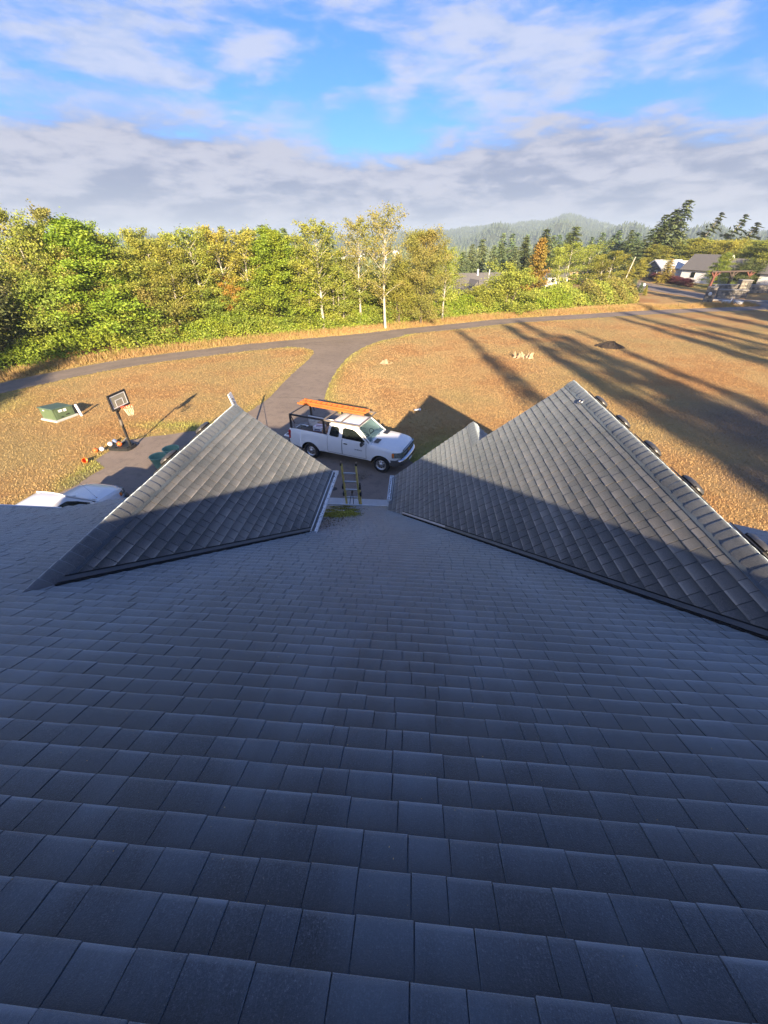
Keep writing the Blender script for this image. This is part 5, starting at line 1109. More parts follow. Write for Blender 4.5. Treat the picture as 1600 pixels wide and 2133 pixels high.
TREES = [
 # kind, leaf, x, y, top, width, label
 ('alder', 'yg', -32.8, 36.4, 10.7, 6.6, 'yellowing tall tree at the far left edge of the woods'),
 ('bush', 'dk', -37.0, 32.1, 8.6, 9.6, 'dark shaded thicket tree at the left edge of the photo, nearest the lane'),
 ('bush', 'gr', -32.6, 36.6, 7.3, 6.6, 'green shaded shrubby tree standing second from the left edge'),
 ('alder', 'ol', -32.1, 37.8, 10.8, 6.9, 'thin-topped olive tree rising behind the left end of the woods'),
 ('maple', 'br', -30.0, 38.7, 10.1, 9.6, 'big bright green leafy tree near the left end of the woods'),
 ('bush', 'br', -29.4, 39.2, 6.1, 6.8, 'leafy green bush tree right of and below the big bright green tree at left'),
 ('alder', 'gr', -31.0, 41.6, 10.0, 6.2, 'feathery green top showing behind the big bright green tree at left'),
 ('alder', 'yg', -28.2, 40.1, 9.0, 7.0, 'yellow-green tree just right of the big bright green tree at left'),
 ('alder', 'yg', -27.1, 42.7, 9.5, 6.8, 'golden leafed tree above the white marker post and transformer'),
 ('bush', 'ol', -25.8, 41.7, 5.8, 5.9, 'brownish low tree under the golden ones in the left woods'),
 ('alder', 'yg', -25.3, 42.8, 8.7, 5.7, 'yellow-green tree above the basketball backboard'),
 ('alder', 'yg', -26.0, 45.8, 9.1, 6.7, 'yellow tree a little right of the basketball backboard, behind the front row'),
 ('birch', 'yg', -23.0, 45.1, 9.5, 5.7, 'slender pale-trunked yellow-green tree right of the basketball hoop'),
 ('alder', 'yg', -23.0, 47.4, 9.6, 5.6, 'pale yellow tree behind the slender pale trunks left of the orange one'),
 ('birch', 'y', -21.0, 46.8, 9.7, 5.1, 'yellow birch directly behind the orange-leafed small tree'),
 ('alder', 'or', -20.2, 46.2, 5.4, 3.9, 'small orange-red leafed tree among pale trunks in the left woods'),
 ('birch', 'y', -18.9, 48.3, 9.5, 4.9, 'yellow birch between the orange-red tree and the dense green cone-shaped tree'),
 ('alder', 'yg', -19.1, 50.7, 9.4, 5.5, 'yellow-green tree behind and left of the dense cone-shaped green tree'),
 ('maple', 'br', -15.7, 48.3, 9.5, 8.6, 'dense bright green cone-shaped tree whose branches reach the ground by the lane fork'),
 ('alder', 'yg', -12.9, 48.4, 8.9, 5.4, 'yellow-green tree close behind the dense cone-shaped tree on its right'),
 ('birch', 'yg', -10.8, 47.6, 10.2, 5.2, 'tall thin-topped pale tree right of the dense cone-shaped tree'),
 ('alder', 'yg', -9.2, 49.6, 7.5, 5.4, 'low yellow-green tree left of the two tallest birches'),
 ('birch', 'ol', -6.8, 49.9, 10.5, 4.4, 'second tallest birch, left of the tallest, above the lane'),
 ('birch', 'ol', -4.1, 49.4, 11.4, 5.2, 'tallest birch in the woods with white trunks showing at its foot'),
 ('bush', 'yg', -2.4, 52.0, 6.4, 4.4, 'rounded yellow-green bush tree right of the tallest birch'),
 ('maple', 'ol', 0.3, 52.0, 9.5, 6.2, 'dense olive-brown cone-shaped tree at the right end of the tall woods'),
 ('birch', 'yg', 3.1, 54.6, 7.9, 3.4, 'thin pale tree at the right end of the tall woods'),
 ('bush', 'yg', 12.3, 61.8, 6.0, 8.0, 'broad yellow-green bush tree in front of the dark conifers'),
 ('bush', 'yg', 8.0, 60.6, 3.6, 4.0, 'low bush tree between the hidden house roof and the broad bush'),
 ('cypress', 'go', 17.4, 69.8, 8.5, 3.6, 'narrow orange-tinged columnar tree behind the bramble hedge'),
 ('alder', 'yg', 25.1, 81.2, 7.9, 8.0, 'light green spreading tree right of the orange columnar one'),
 ('birch', 'yg', 29.3, 83.0, 7.8, 7.0, 'light green tree with a leaning pale trunk behind the hedge'),
 ('alder', 'yg', 31.6, 79.0, 6.8, 7.0, 'light green tree above the right end of the bramble hedge'),
 ('fir', 'fir', 8.9, 104.6, 6.0, 6.0, 'first fir from the left in the row behind the hidden house'),
 ('fir', 'fir', 12.1, 111.3, 7.3, 6.0, 'second fir from the left in the row behind the hidden house'),
 ('fir', 'fir', 14.9, 117.1, 8.2, 7.0, 'third fir from the left in the row behind the hidden house'),
 ('fir', 'fir', 16.7, 108.7, 7.1, 6.0, 'fourth fir from the left in the row behind the hidden house'),
 ('fir', 'fir', 20.6, 118.2, 7.4, 7.0, 'fifth fir from the left in the row behind the hidden house'),
 ('fir', 'fir', 21.8, 109.9, 6.8, 6.0, 'sixth fir from the left in the row behind the hidden house'),
 ('fir', 'dk', 25.9, 117.2, 8.6, 7.0, 'dark fir just left of the orange-tinged columnar tree'),
 ('fir', 'dk', 26.1, 108.9, 7.4, 6.0, 'shorter dark fir beside the orange-tinged columnar tree'),
 ('fir', 'dk', 31.3, 121.0, 10.2, 8.0, 'tall dark fir right behind the orange-tinged columnar tree'),
 ('fir', 'dk', 32.9, 115.4, 7.2, 6.0, 'dark fir between the two taller ones behind the light green trees'),
 ('fir', 'dk', 37.3, 119.3, 10.6, 9.0, 'tall dark spreading fir behind the light green trees'),
 ('fir', 'dk', 54.6, 128.9, 10.0, 7.0, 'slim dark fir left of the tallest firs, near the grey shed'),
 ('fir', 'fir', 55.3, 123.2, 7.4, 8.0, 'grey-green fir in front of the slim dark one left of the shed'),
 ('fir', 'dk', 59.0, 127.0, 13.2, 9.0, 'left of the three tallest dark firs above the grey shed'),
 ('fir', 'dk', 60.8, 128.6, 14.4, 9.0, 'middle of the three tallest firs above the grey shed'),
 ('fir', 'fir', 62.6, 126.6, 16.0, 11.0, 'tallest fir, wind-bent, above the grey shed'),
 ('snag', 'dk', 79.0, 144.9, 14.9, 8.0, 'sparse wind-blown tree with bare top, leftmost of the three ragged ones'),
 ('snag', 'dk', 84.0, 142.0, 14.3, 8.0, 'middle of the three ragged wind-blown trees above the houses'),
 ('snag', 'dk', 83.5, 134.5, 12.3, 9.0, 'rightmost of the three ragged wind-blown trees above the houses'),
 ('maple', 'yg', 59.1, 121.5, 7.0, 11.0, 'yellow-green tree directly behind the grey shed'),
 ('maple', 'yg', 66.1, 127.7, 7.9, 13.0, 'yellow-green tree behind the gap between shed and white house'),
 ('maple', 'yg', 69.2, 123.6, 8.2, 13.0, 'yellow-green tree directly behind the white house'),
 ('maple', 'y', 74.0, 119.0, 8.0, 13.0, 'golden tree behind the porch of the blue-gabled house'),
 ('maple', 'yg', 74.0, 107.2, 7.6, 14.0, 'large yellow-green tree behind the timber gate'),
 ('maple', 'yg', 75.0, 100.0, 7.8, 14.0, 'large yellow-green tree cut by the right edge of the photo'),
 ('fir', 'yg2', 48.4, 109.6, 3.8, 4.0, 'young yellow fir left of the grey shed beside the road'),
 ('cypress', 'yg2', 51.0, 110.6, 4.6, 4.0, 'bright yellow-green young tree next to the young yellow fir left of the shed'),
 ('maple', 'gr', 60.6, 97.0, 6.0, 5.0, 'dark green round tree between the white house and the timber gate'),
 ('bush', 'dk', 66.5, 97.7, 5.0, 7.0, 'dark bush tree behind the right-hand end of the timber gate'),
 ('bush', 'dk', 72.0, 98.6, 4.6, 6.0, 'dark bush at the right end of the stone walls'),
 ('fir', 'go', 56.4, 108.6, 4.6, 4.6, 'golden fir standing right in front of the white shed door'),
 ('fir', 'dk', 79.3, 112.4, 10.9, 8.0, 'dark fir at the top right edge above the houses'),
 ('fir', 'fir', 41.6, 94.6, 1.8, 1.5, 'small young fir leftmost in the row by the white mailbox'),
 ('fir', 'fir', 41.9, 91.0, 2.2, 1.7, 'small young fir just left of the white mailbox'),
 ('fir', 'fir', 41.6, 87.2, 1.7, 1.7, 'small young fir just right of the white mailbox'),
 ('fir', 'y', 40.7, 83.4, 1.6, 1.0, 'tiny golden conifer right of the mailbox in the dry grass'),
]
for i, (k, lf, x, y, tz, w, lb) in enumerate(TREES):
    bark = {'birch': 'bark_pale', 'alder': 'bark_grey' if i % 2 else 'bark_pale', 'snag': 'bark_grey'}.get(k, 'bark_dark')
    tree(KN[k], lb, k, i, 'leaf_' + lf, bark, x, y, tz, w, 'trees of the roadside woods' if y < 56 and x < 5 else ('firs behind the hedge' if k == 'fir' and x < 40 else None), tilt=(0, .16) if (k == 'fir' and tz > 12) else ((0, .28) if k == 'snag' else ((0, .10) if k == 'birch' and x > 20 else (0, 0))), rz=0 if k in ('snag',) or (k == 'fir' and tz > 12) else None)

# depth of the woods behind the front row: one unbroken mass
def mass(name, label, spots, kind, var, leaf, bark, seed, cat='trees'):
    r = np.random.default_rng(seed); (lv, tb), H, Wd = PRO[kind][var]; V = []; F = []; T = []; o = 0; V2 = []; F2 = []; o2 = 0
    for x, y, tz, w in spots:
        zb = float(terrain(np.array(x), np.array(y))) - .1; a = r.uniform(0, 6.28); c_, s_ = math.cos(a), math.sin(a); sc = np.array([w / Wd, w / Wd, (tz - zb) / H]); Rz = np.array([[c_, s_, 0], [-s_, c_, 0], [0, 0, 1]])
        n = len(lv[1]); keep_ = r.random(n) < .62; q = lv[0].reshape(n, 4, 3)[keep_]; cen = q.mean(1, keepdims=True); q = (cen + (q - cen) * 1.15).reshape(-1, 3) * sc @ Rz + np.array([x, y, zb]); V.append(q); F.append(np.arange(len(q)).reshape(-1, 4) + o); o += len(q); T.append(lv[2].reshape(n, 4)[keep_].ravel())
        t2 = tb[0] * sc @ Rz + np.array([x, y, zb]); V2.append(t2); F2.append(tb[1] + o2); o2 += len(t2)
    a = npmesh(name, np.concatenate(V), np.concatenate(F), leaf, {'tone': np.concatenate(T)}); tag(a, label, cat, kind='stuff')
    b = npmesh('trunks', np.concatenate(V2), np.concatenate(F2), bark, None, True, a); tag(b, kind='stuff'); return a
r = np.random.default_rng(90)
def behind(x0, y0, x1, y1, n, d0, d1, h0, h1, w0, w1):
    out = []
    for k in range(n):
        t_ = (k + r.random()) / n; x, y = x0 + (x1 - x0) * t_, y0 + (y1 - y0) * t_; L = math.hypot(x, y); d = r.uniform(d0, d1); out.append((x + x / L * d, y + y / L * d, r.uniform(h0, h1), r.uniform(w0, w1)))
    return out
mass('woodland', 'depth of the mixed roadside woods behind its front row of trees', behind(-46, 36, -13, 54.5, 19, 1, 7, 7.4, 8.7, 6, 8), 'alder', 0, 'leaf_yg', 'bark_pale', 91)
mass('woodland', 'darker green undergrowth trees deep in the roadside woods', behind(-44, 31, -2, 53, 19, 1, 5, 3.6, 5.6, 6, 8), 'bush', 0, 'leaf_gr', 'bark_dark', 92)
mass('woodland', 'low yellow-green trees behind the birches and brambles', behind(-10, 49, 4, 55, 7, 3, 14, 5.2, 7.2, 6, 8), 'alder', 1, 'leaf_yg', 'bark_grey', 93)
mass('woodland', 'row of small dark conifer tops just above the left woods', [(-29 + i * 1.9, 60 + (i % 3) * 3, 9.3 + (i * 37 % 10) * .10, 5) for i in range(10)], 'fir', 0, 'leaf_fir', 'bark_dark', 94)
mass('woodland', 'belt of yellow-green trees behind the houses at the right', behind(56, 128, 86, 112, 8, 8, 20, 6.5, 8.5, 12, 15), 'maple', 1, 'leaf_yg', 'bark_grey', 95)
mass('woodland', 'dark conifer belt beyond the hedge and far fields', behind(20, 135, 66, 150, 12, 4, 30, 7.5, 10.5, 8, 11), 'fir', 0, 'leaf_fir', 'bark_dark', 96)

# bramble thicket in front of the woods: bumpy bank of leaves over canes
def thicket(name, label, P, d0, d1, hmax, n, leaf, seed, ls=.10, hp_=None):
    r = np.random.default_rng(seed); T_ = np.gradient(P, axis=0); T_ /= np.linalg.norm(T_, axis=1)[:, None]; i = r.integers(0, len(P) - 1, n); f = r.random(n); t_ = f[:, None]
    q = P[i] * (1 - t_) + P[i + 1] * t_; s_ = (i + f); u = r.random(n) ** .75; d = d0 + (d1 - d0) * u; nn = np.stack([-T_[i, 1], T_[i, 0]], 1); q = q + nn * d[:, None]
    bump = .62 + .22 * np.sin(s_ * .53 + 1) + .16 * np.sin(s_ * 1.31 + d * 2) + .12 * np.sin(s_ * 2.7 + d * 3.1); prof = np.clip(u * 2.4, 0, 1) ** .6 * np.clip((1.04 - u) * 5, 0, 1)
    h = hmax * bump * prof * (hp_(q) if hp_ is not None else 1); z = h * (1 - .30 * r.random(n) ** 2 - .55 * (r.random(n) < .3) * r.random(n)) + .05; zb = terrain(q[:, 0], q[:, 1]); c_ = np.stack([q[:, 0], q[:, 1], z + zb], 1) + r.normal(0, .05, (n, 3))
    V, F, T = quads(n, c_, ls * r.uniform(.6, 1.4, n), np.clip(r.normal(.5, .28, n), 0, 1), r, .8); tag(npmesh(name, V, F, leaf, {'tone': T}), label, 'brambles', kind='stuff')
LB = LANE
left = LB[18:82]; mid = LB[74:108]
thicket('bramble_thicket', 'green bramble bank along the foot of the left woods', LB[16:88], 3.6, 8.5, 2.3, 62000, 'leaf_br', 101, .10)
thicket('bramble_thicket', 'yellowing bramble patches mixed in along the foot of the woods', LB[30:96], 3.3, 7.5, 1.9, 26000, 'leaf_yg', 102, .095)
HB = catmull([(3.6, 58.2), (11.4, 62.6), (21.5, 67.2), (28.4, 70.4), (32.2, 72.6), (34.0, 75.4), (33.8, 79.5), (32.6, 84)], 12)
hh_ = lambda q: 1 - .25 * sstep(28, 34, q[:, 0])
thicket('bramble_hedge', 'thick yellow-green bramble hedge right of the woods along the lane', HB, -1.8, 4.2, 3.2, 60000, 'leaf_yg', 103, .12, hh_)
thicket('bramble_hedge', 'greener bramble growth at the right end of the long hedge', HB[30:], -2.0, 3.2, 3.3, 26000, 'leaf_ol', 104, .12)
thicket('bramble_hedge', 'bright green brambles at the left part of the long hedge', LB[76:104], 4.4, 8.6, 2.6, 30000, 'leaf_br', 105, .11)
tall('dry_grass', 30000, off_curve(LB[84:118], 2.2, 6.0), .2, .5, 45, 'bleached grass strip below the long bramble hedge')
tall('dry_grass', 16000, off_curve(HB[10:], 3.0, 9.0), .3, .8, 46, 'brown rank grass growing behind the long bramble hedge')

# ------------------------------------------------------------------ right-hand neighbourhood
def house_simple(name, label, x, y, rz, L, Wd, hz, rh, wall, roof_m, gable=None, ov=.4, wins=(), door=None, porch=None, cat='house'):
    t_ = thing(name, label, cat, (x, y, 0), rz); mb = MB(); mb.box((0, 0, hz / 2), (L, Wd, hz), wall); mb.build('wall', None, t_)
    for s in (-1, 1): mb = MB(); mb.prism([(-Wd / 2, hz), (Wd / 2, hz), (0, hz + rh)], s * (L / 2 - .002) - .06, s * (L / 2 - .002) + .06, gable or wall, 'YZ'); mb.build('gable_wall', None, t_)
    mb = MB(); k = rh / (Wd / 2)
    for s in (-1, 1):
        y0, z0_ = s * (Wd / 2 + ov), hz - k * ov; n_ = Vector((0, s * k, 1)).normalized() * .12
        a = [Vector((-L / 2 - ov, y0, z0_)), Vector((L / 2 + ov, y0, z0_)), Vector((L / 2 + ov, 0, hz + rh)), Vector((-L / 2 - ov, 0, hz + rh))]; b = [q + n_ for q in a]; mb.add(a + b, [(0, 3, 2, 1), (4, 5, 6, 7), (0, 1, 5, 4), (1, 2, 6, 5), (2, 3, 7, 6), (3, 0, 4, 7)] if s < 0 else [(0, 1, 2, 3), (7, 6, 5, 4), (4, 5, 1, 0), (5, 6, 2, 1), (6, 7, 3, 2), (7, 4, 0, 3)], roof_m)
    mb.build('roof', None, t_)
    mb = MB()
    for sx_ in (-1, 1):
        for s in (-1, 1): mb.bar((sx_ * (L / 2 + ov), s * (Wd / 2 + ov), hz - k * ov), (sx_ * (L / 2 + ov), 0, hz + rh), .05, .22, 'white_siding')
    mb.build('bargeboard', None, t_)
    for face, u, z, w, h in wins:
        f = MB(); c = {'S': (u, -Wd / 2 - .02, z), 'W': (-L / 2 - .02, u, z), 'E': (L / 2 + .02, u, z), 'N': (u, Wd / 2 + .02, z)}[face]; d = (w + .16, .05, h + .16) if face in 'SN' else (.05, w + .16, h + .16); f.box(c, d, 'white_siding'); wf = f.build('window', None, t_)
        g_ = MB(); d2_ = (w, .06, h) if face in 'SN' else (.06, w, h); g_.box(c, d2_, 'dark_glass'); g_.build('pane', None, wf)
    if door:
        face, u, w, h = door; mb = MB(); c = {'S': (u, -Wd / 2 - .03, h / 2), 'W': (-L / 2 - .03, u, h / 2)}[face]; mb.box(c, (w, .06, h) if face == 'S' else (.06, w, h), 'white_siding'); dr = mb.build('door', None, t_)
        mb = MB(); 
        for q in range(1, 4): mb.box((c[0] - (0 if face == 'S' else .032), c[1] - (.032 if face == 'S' else 0), h * q / 4), (w * .96, .01, .04) if face == 'S' else (.01, w * .96, .04), 'blue_siding')
        mb.build('panel_groove', None, dr)
    return t_
sh = house_simple('shed', 'dark grey shed with a pale metal roof and white door by the road bend', 60.4, 117.8, rad(10), 6.2, 6.0, 2.5, 1.5, 'garage_siding', 'metal_roof', wins=(('W', -1.2, 1.4, .7, .9), ('W', 1.4, 1.4, .7, .9)), door=('S', .4, 4.0, 2.2), cat='shed')
mb = MB(); mb.box((6.2, -.5, 2.35), (5.4, 5, .14), 'far_roof', ry=.05)
for a in (4.0, 8.6): mb.box((a, -2.8, 1.15), (.16, .16, 2.3), 'white_siding')
mb.build('carport', None, sh)
h2 = house_simple('house', 'white house with a blue gable and grey roof right of the shed', 65.2, 109.0, rad(-62), 7.5, 6.0, 2.7, 2.6, 'white_siding', 'far_roof', 'blue_siding', wins=(('E', -1.2, 1.5, .6, 1.2), ('E', 1.0, 1.5, .6, 1.2), ('S', -1, 1.5, 1.0, 1.1)))
h2b = house_simple('house', 'long low grey-blue house with a railed white porch behind the shed', 67.6, 120.5, rad(8), 7, 5, 2.5, 1.2, 'garage_siding', 'metal_roof', wins=(('S', -2.5, 1.5, 1.2, 1.1), ('S', 2, 1.5, 1.2, 1.1)))
mb = MB(); mb.box((0, -4.0, .5), (9, 1.8, .16), 'white_siding')
for i in range(13): mb.box((-4.3 + i * .72, -4.85, 1.2), (.14, .12, 1.4 if i % 3 else 2.4), 'white_siding')
mb.box((0, -4.85, 1.55), (8.8, .12, .12), 'white_siding'); mb.build('porch_railing', None, h2b)
h3 = house_simple('house', 'blue-gabled house with white columns partly behind the timber gate', 68.5, 103.6, rad(-48), 6.6, 5.6, 2.6, 2.1, 'white_siding', 'far_roof', 'blue_siding', wins=(('E', 0, 3.5, .7, .7), ('E', -1.6, 1.4, .8, 1.1), ('S', 1, 1.5, 1.4, 1.1)))
mb = MB()
for y in (-2.6, -.9, .9, 2.6): mb.box((4.9, y, 1.2), (.34, .34, 2.4), 'white_siding')
mb.box((4.1, 0, 2.45), (2.2, 5.9, .2), 'white_siding'); mb.build('porch', None, h3)
h4 = house_simple('house', 'white house with steep gable at the far right edge', 72.2, 93.8, rad(-60), 8, 6, 2.8, 2.4, 'white_siding', 'far_roof', wins=(('E', 0, 1.5, 1.4, 1.1), ('E', 0, 3.6, .7, .7), ('S', 1, 1.5, 1.0, 1.1)))
h5 = house_simple('house', 'grey-roofed house mostly hidden behind the bramble hedge', 7.9, 76.0, rad(18), 12, 8, 2.4, 2.6, 'white_siding', 'far_roof', wins=(('S', -3, 1.4, 1.2, 1.1), ('S', 0, 1.4, 1.2, 1.1), ('S', 3, 1.4, 1.2, 1.1)))
h5.location.z = -1.2
mb = MB(); mb.box((1.5, -.6, 5.2), (.22, .22, .9), 'white_siding'); mb.build('chimney', None, h5)
mb = MB(); mb.prism([(-2.2, 2.4), (2.2, 2.4), (0, 4.4)], -4.6, -.5, 'far_roof', 'XZ'); mb.build('roof_gable', None, h5)
for (x, y, z, w, lb) in ((36.6, 117, 0, 4, 'tan low building seen between the dark firs'), (30.5, 106, -.4, 5, 'cream building behind the light green trees')):
    q = house_simple('house', lb, x, y, .2, w, 4, 2.0, 1.0, 'cardboard' if x > 35 else 'white_siding', 'far_roof', wins=(('S', -1, 1.1, .8, .8), ('S', 1, 1.1, .8, .8))); q.location.z = z
# clipped dark red hedge
rh = catmull([(57.0, 115.6), (57.2, 110), (57.0, 104), (56.2, 97.5)], 10); L_ = len(rh)
for i in range(9):
    c = rh[int((i + .5) / 9 * (L_ - 1))]; tree('shrub', 'dark red shrub, one of the clipped row along the road below the white house', 'bush', 0, 'leaf_red', 'bark_dark', float(c[0]), float(c[1]), 1.5, 2.6, 'dark red shrubs in a row')
# mailbox and slanted pole
mbx = thing('mailbox', 'white mailbox on a post between the small young firs', 'mailbox', (42.6, 89.2, 0), rad(15)); mb = MB(); mb.box((0, 0, .5), (.12, .12, 1.0), 'white_siding'); mb.build('post', None, mbx)
mb = MB(); mb.prism([(-.25, 1.0), (.25, 1.0), (.25, 1.25), (.12, 1.4), (-.12, 1.4), (-.25, 1.25)], -.55, .55, 'white_siding', 'XZ'); mb.build('box', None, mbx)
mb = MB(); mb.tube([(0, 0, -.05), (.9, 0, 5.3)], .10, 'bark_pale', 8); tag(mb.build('pole', None, None, (43.0, 98.6, 0)), 'leaning bare pale pole beside the road left of the shed', 'pole')
mb = MB(); mb.tube([(0, 0, -.05), (.2, 0, 1.9)], .06, 'white_siding', 8); tag(mb.build('pole', None, None, (9.8, 66.5, 3.0 - 3.0)), 'short white pole rising out of the hedge by the hidden house', 'pole').scale.z = 2.6
# stone gate walls: cap, core and individual stones
def stone_wall(name, label, x, y, rz, L, Wd, H, seed, cat='wall'):
    t_ = thing(name, label, cat, (x, y, 0), rz); r_ = random.Random(seed); mb = MB(); mb.box((0, 0, H / 2 - .03), (L - .10, Wd - .10, H - .08), 'mortar'); mb.build('core', None, t_)
    mb = MB(); mb.box((0, 0, H + .04), (L + .16, Wd + .16, .13), 'stone_cap', bevel=.03); mb.build('cap', None, t_); z = 0; cnt = 0
    while z < H - .08:
        hh = min(r_.uniform(.22, .38), H - z)
        for face in range(4):
            LL = L if face % 2 == 0 else Wd; u = -LL / 2
            while u < LL / 2 - .05:
                w = min(r_.uniform(.3, .6), LL / 2 - u)
                if LL / 2 - u - w < .12: w = LL / 2 - u
                d = .10 + r_.uniform(0, .05); c = (u + w / 2, -Wd / 2 + .05 - d / 4) if face == 0 else ((-(u + w / 2), Wd / 2 - .05 + d / 4) if face == 2 else ((L / 2 - .05 + d / 4, u + w / 2) if face == 1 else (-L / 2 + .05 - d / 4, u + w / 2)))
                mb = MB(); mb.box((c[0], c[1], z + hh / 2), (w - .03, d, hh - .03) if face % 2 == 0 else (d, w - .03, hh - .03), 'stone%d' % r_.randrange(4), bevel=.025); mb.build('stone', None, t_); u += w
        z += hh
    return t_
stone_wall('stone_pillar', 'stone gate pillar with a round plaque at the left end of the gate walls', 46.9, 75.2, rad(-35), 1.2, 1.2, 2.0, 1, 'pillar')
mb = MB(); mb.lathe([(.26, 0), (.26, .03), (.001, .035)], 'white_trim', 20, axis='Y'); o = mb.build('plaque', None, bpy.data.objects['stone_pillar']); o.location = (0, -.68, 1.15); o.rotation_euler = (0, 0, PI)
stone_wall('stone_wall', 'low stone wall with pale caps right of the plaque pillar', 53.4, 80.0, rad(-14), 4.2, .7, 1.2, 2)
stone_wall('stone_wall', 'far stone wall sloping behind the low front wall', 56.0, 86.6, rad(10), 4.6, .7, 1.4, 3)
stone_wall('stone_pillar', 'tall capped stone pillar behind the front stone wall', 59.4, 87.0, rad(-10), 1.6, 1.6, 2.1, 4, 'pillar')
stone_wall('stone_wall', 'stone wall running right from the tall capped pillar', 63.2, 87.5, rad(-8), 4.6, .7, 1.3, 5)
stone_wall('stone_pillar', 'rightmost stone pillar at the end of the gate walls', 66.0, 86.6, rad(-8), 1.3, 1.3, 1.6, 6, 'pillar')
mb = MB(); mb.box((0, 0, .08), (9.5, .9, .22), 'stone_cap', bevel=.03); tag(mb.build('kerb_stone', None, None, (52.5, 75.8, 0)), 'long low pale kerb in front of the gate walls', 'kerb').rotation_euler.z = rad(-12)
# timber gate truss
tg = thing('timber_gate', 'dark red timber entrance truss above the stone walls', 'gate', (57.6, 93.6, 0), rad(14)); tg.scale = (.84, .84, .70)
for i, (x, mat) in enumerate(((0, 'red_timber'), (4.8, 'brown_timber'), (9.6, 'red_timber'))):
    mb = MB(); mb.bar((x, 0, 0), (x + .1, 0, 4.3), .42, .42, mat); mb.bar((x + .55, .6, 0), (x + .2, .1, 3.6), .34, .34, mat); mb.build('post', None, tg)
    mb = MB(); mb.bar((x + .1, 0, 3.0), (x + 1.3, 0, 4.1), .26, .26, mat); mb.bar((x + .1, 0, 3.0), (x - .9, 0, 4.1), .26, .26, mat); mb.build('brace', None, tg)
mb = MB(); mb.bar((-1.0, 0, 4.35), (10.8, 0, 4.35), .36, .36, 'brown_timber'); mb.build('beam', None, tg)
mb = MB(); mb.bar((-.6, .7, 4.05), (5.0, .7, 4.05), .26, .26, 'red_timber'); mb.build('beam', None, tg)
for (x, y, w, lb) in ((47.7, 72.0, .95, 'pale utility box left of the short white post by the gate'), (49.0, 71.2, 1.05, 'pale utility box right of the short white post by the gate')):
    t_ = thing('utility_box', lb, 'utility box', (x, y, 0), rad(-12)); mb = MB(); mb.box((0, 0, .26), (w, .6, .46), 'metal_roof', bevel=.03); mb.build('housing', None, t_); mb = MB(); mb.box((0, 0, .52), (w + .08, .68, .06), 'white_siding', bevel=.015); mb.build('lid', None, t_)
mb = MB(); mb.lathe([(.06, 0), (.06, .9), (.001, .95)], 'white_siding', 10); tag(mb.build('marker_post', None, None, (48.3, 71.9, 0)), 'short white post between the two utility boxes by the gate', 'post')

# ------------------------------------------------------------------ far valley and wooded hill
AZ = [-75, -45, -30, -20, -11, -6.8, -1.6, 4, 6.8, 12, 14.6, 16.3, 17.6, 18.8, 21, 23.4, 28.7, 34, 45, 70]
ELV = [.35, .3, .25, .15, .05, .05, .38, .62, .92, 1.2, 1.45, 1.88, 1.70, 1.22, .85, .55, .12, .16, .3, .3]
def crest(a): return np.interp(a, AZ, ELV)
def hillz(a, rr):
    e = np.radians(crest(a) + .05 * np.sin(a * 1.7) + .03 * np.sin(a * 4.1)); peak = 8.7 + 2000 * np.tan(e) ; u = sstep(820, 2000, rr); fo = 26 * np.exp(-((rr - 1150) / 170) ** 2) * sstep(2, 9, a) * (1 + .4 * np.sin(a * .9))
    return -15.5 + (peak + 15.5) * u ** 1.15 * (1 - .3 * sstep(2050, 3000, rr)) + fo
na, nr = 150, 44; aa = np.linspace(-75, 70, na); rr_ = np.concatenate([np.linspace(800, 2100, 34), np.linspace(2180, 3400, 10)])
A, R_ = np.meshgrid(aa, rr_); A, R_ = A.ravel(), R_.ravel(); Zh = hillz(A, R_) + np.random.default_rng(1).normal(0, 1.2, len(A)); ii = np.arange((na - 1) * (nr - 1)); a_ = ii // (na - 1) * na + ii % (na - 1)
tag(npmesh('hill', np.stack([R_ * np.sin(np.radians(A)), R_ * np.cos(np.radians(A)), Zh], 1), np.stack([a_, a_ + 1, a_ + 1 + na, a_ + na], 1), 'hill', None, True), kind='structure')
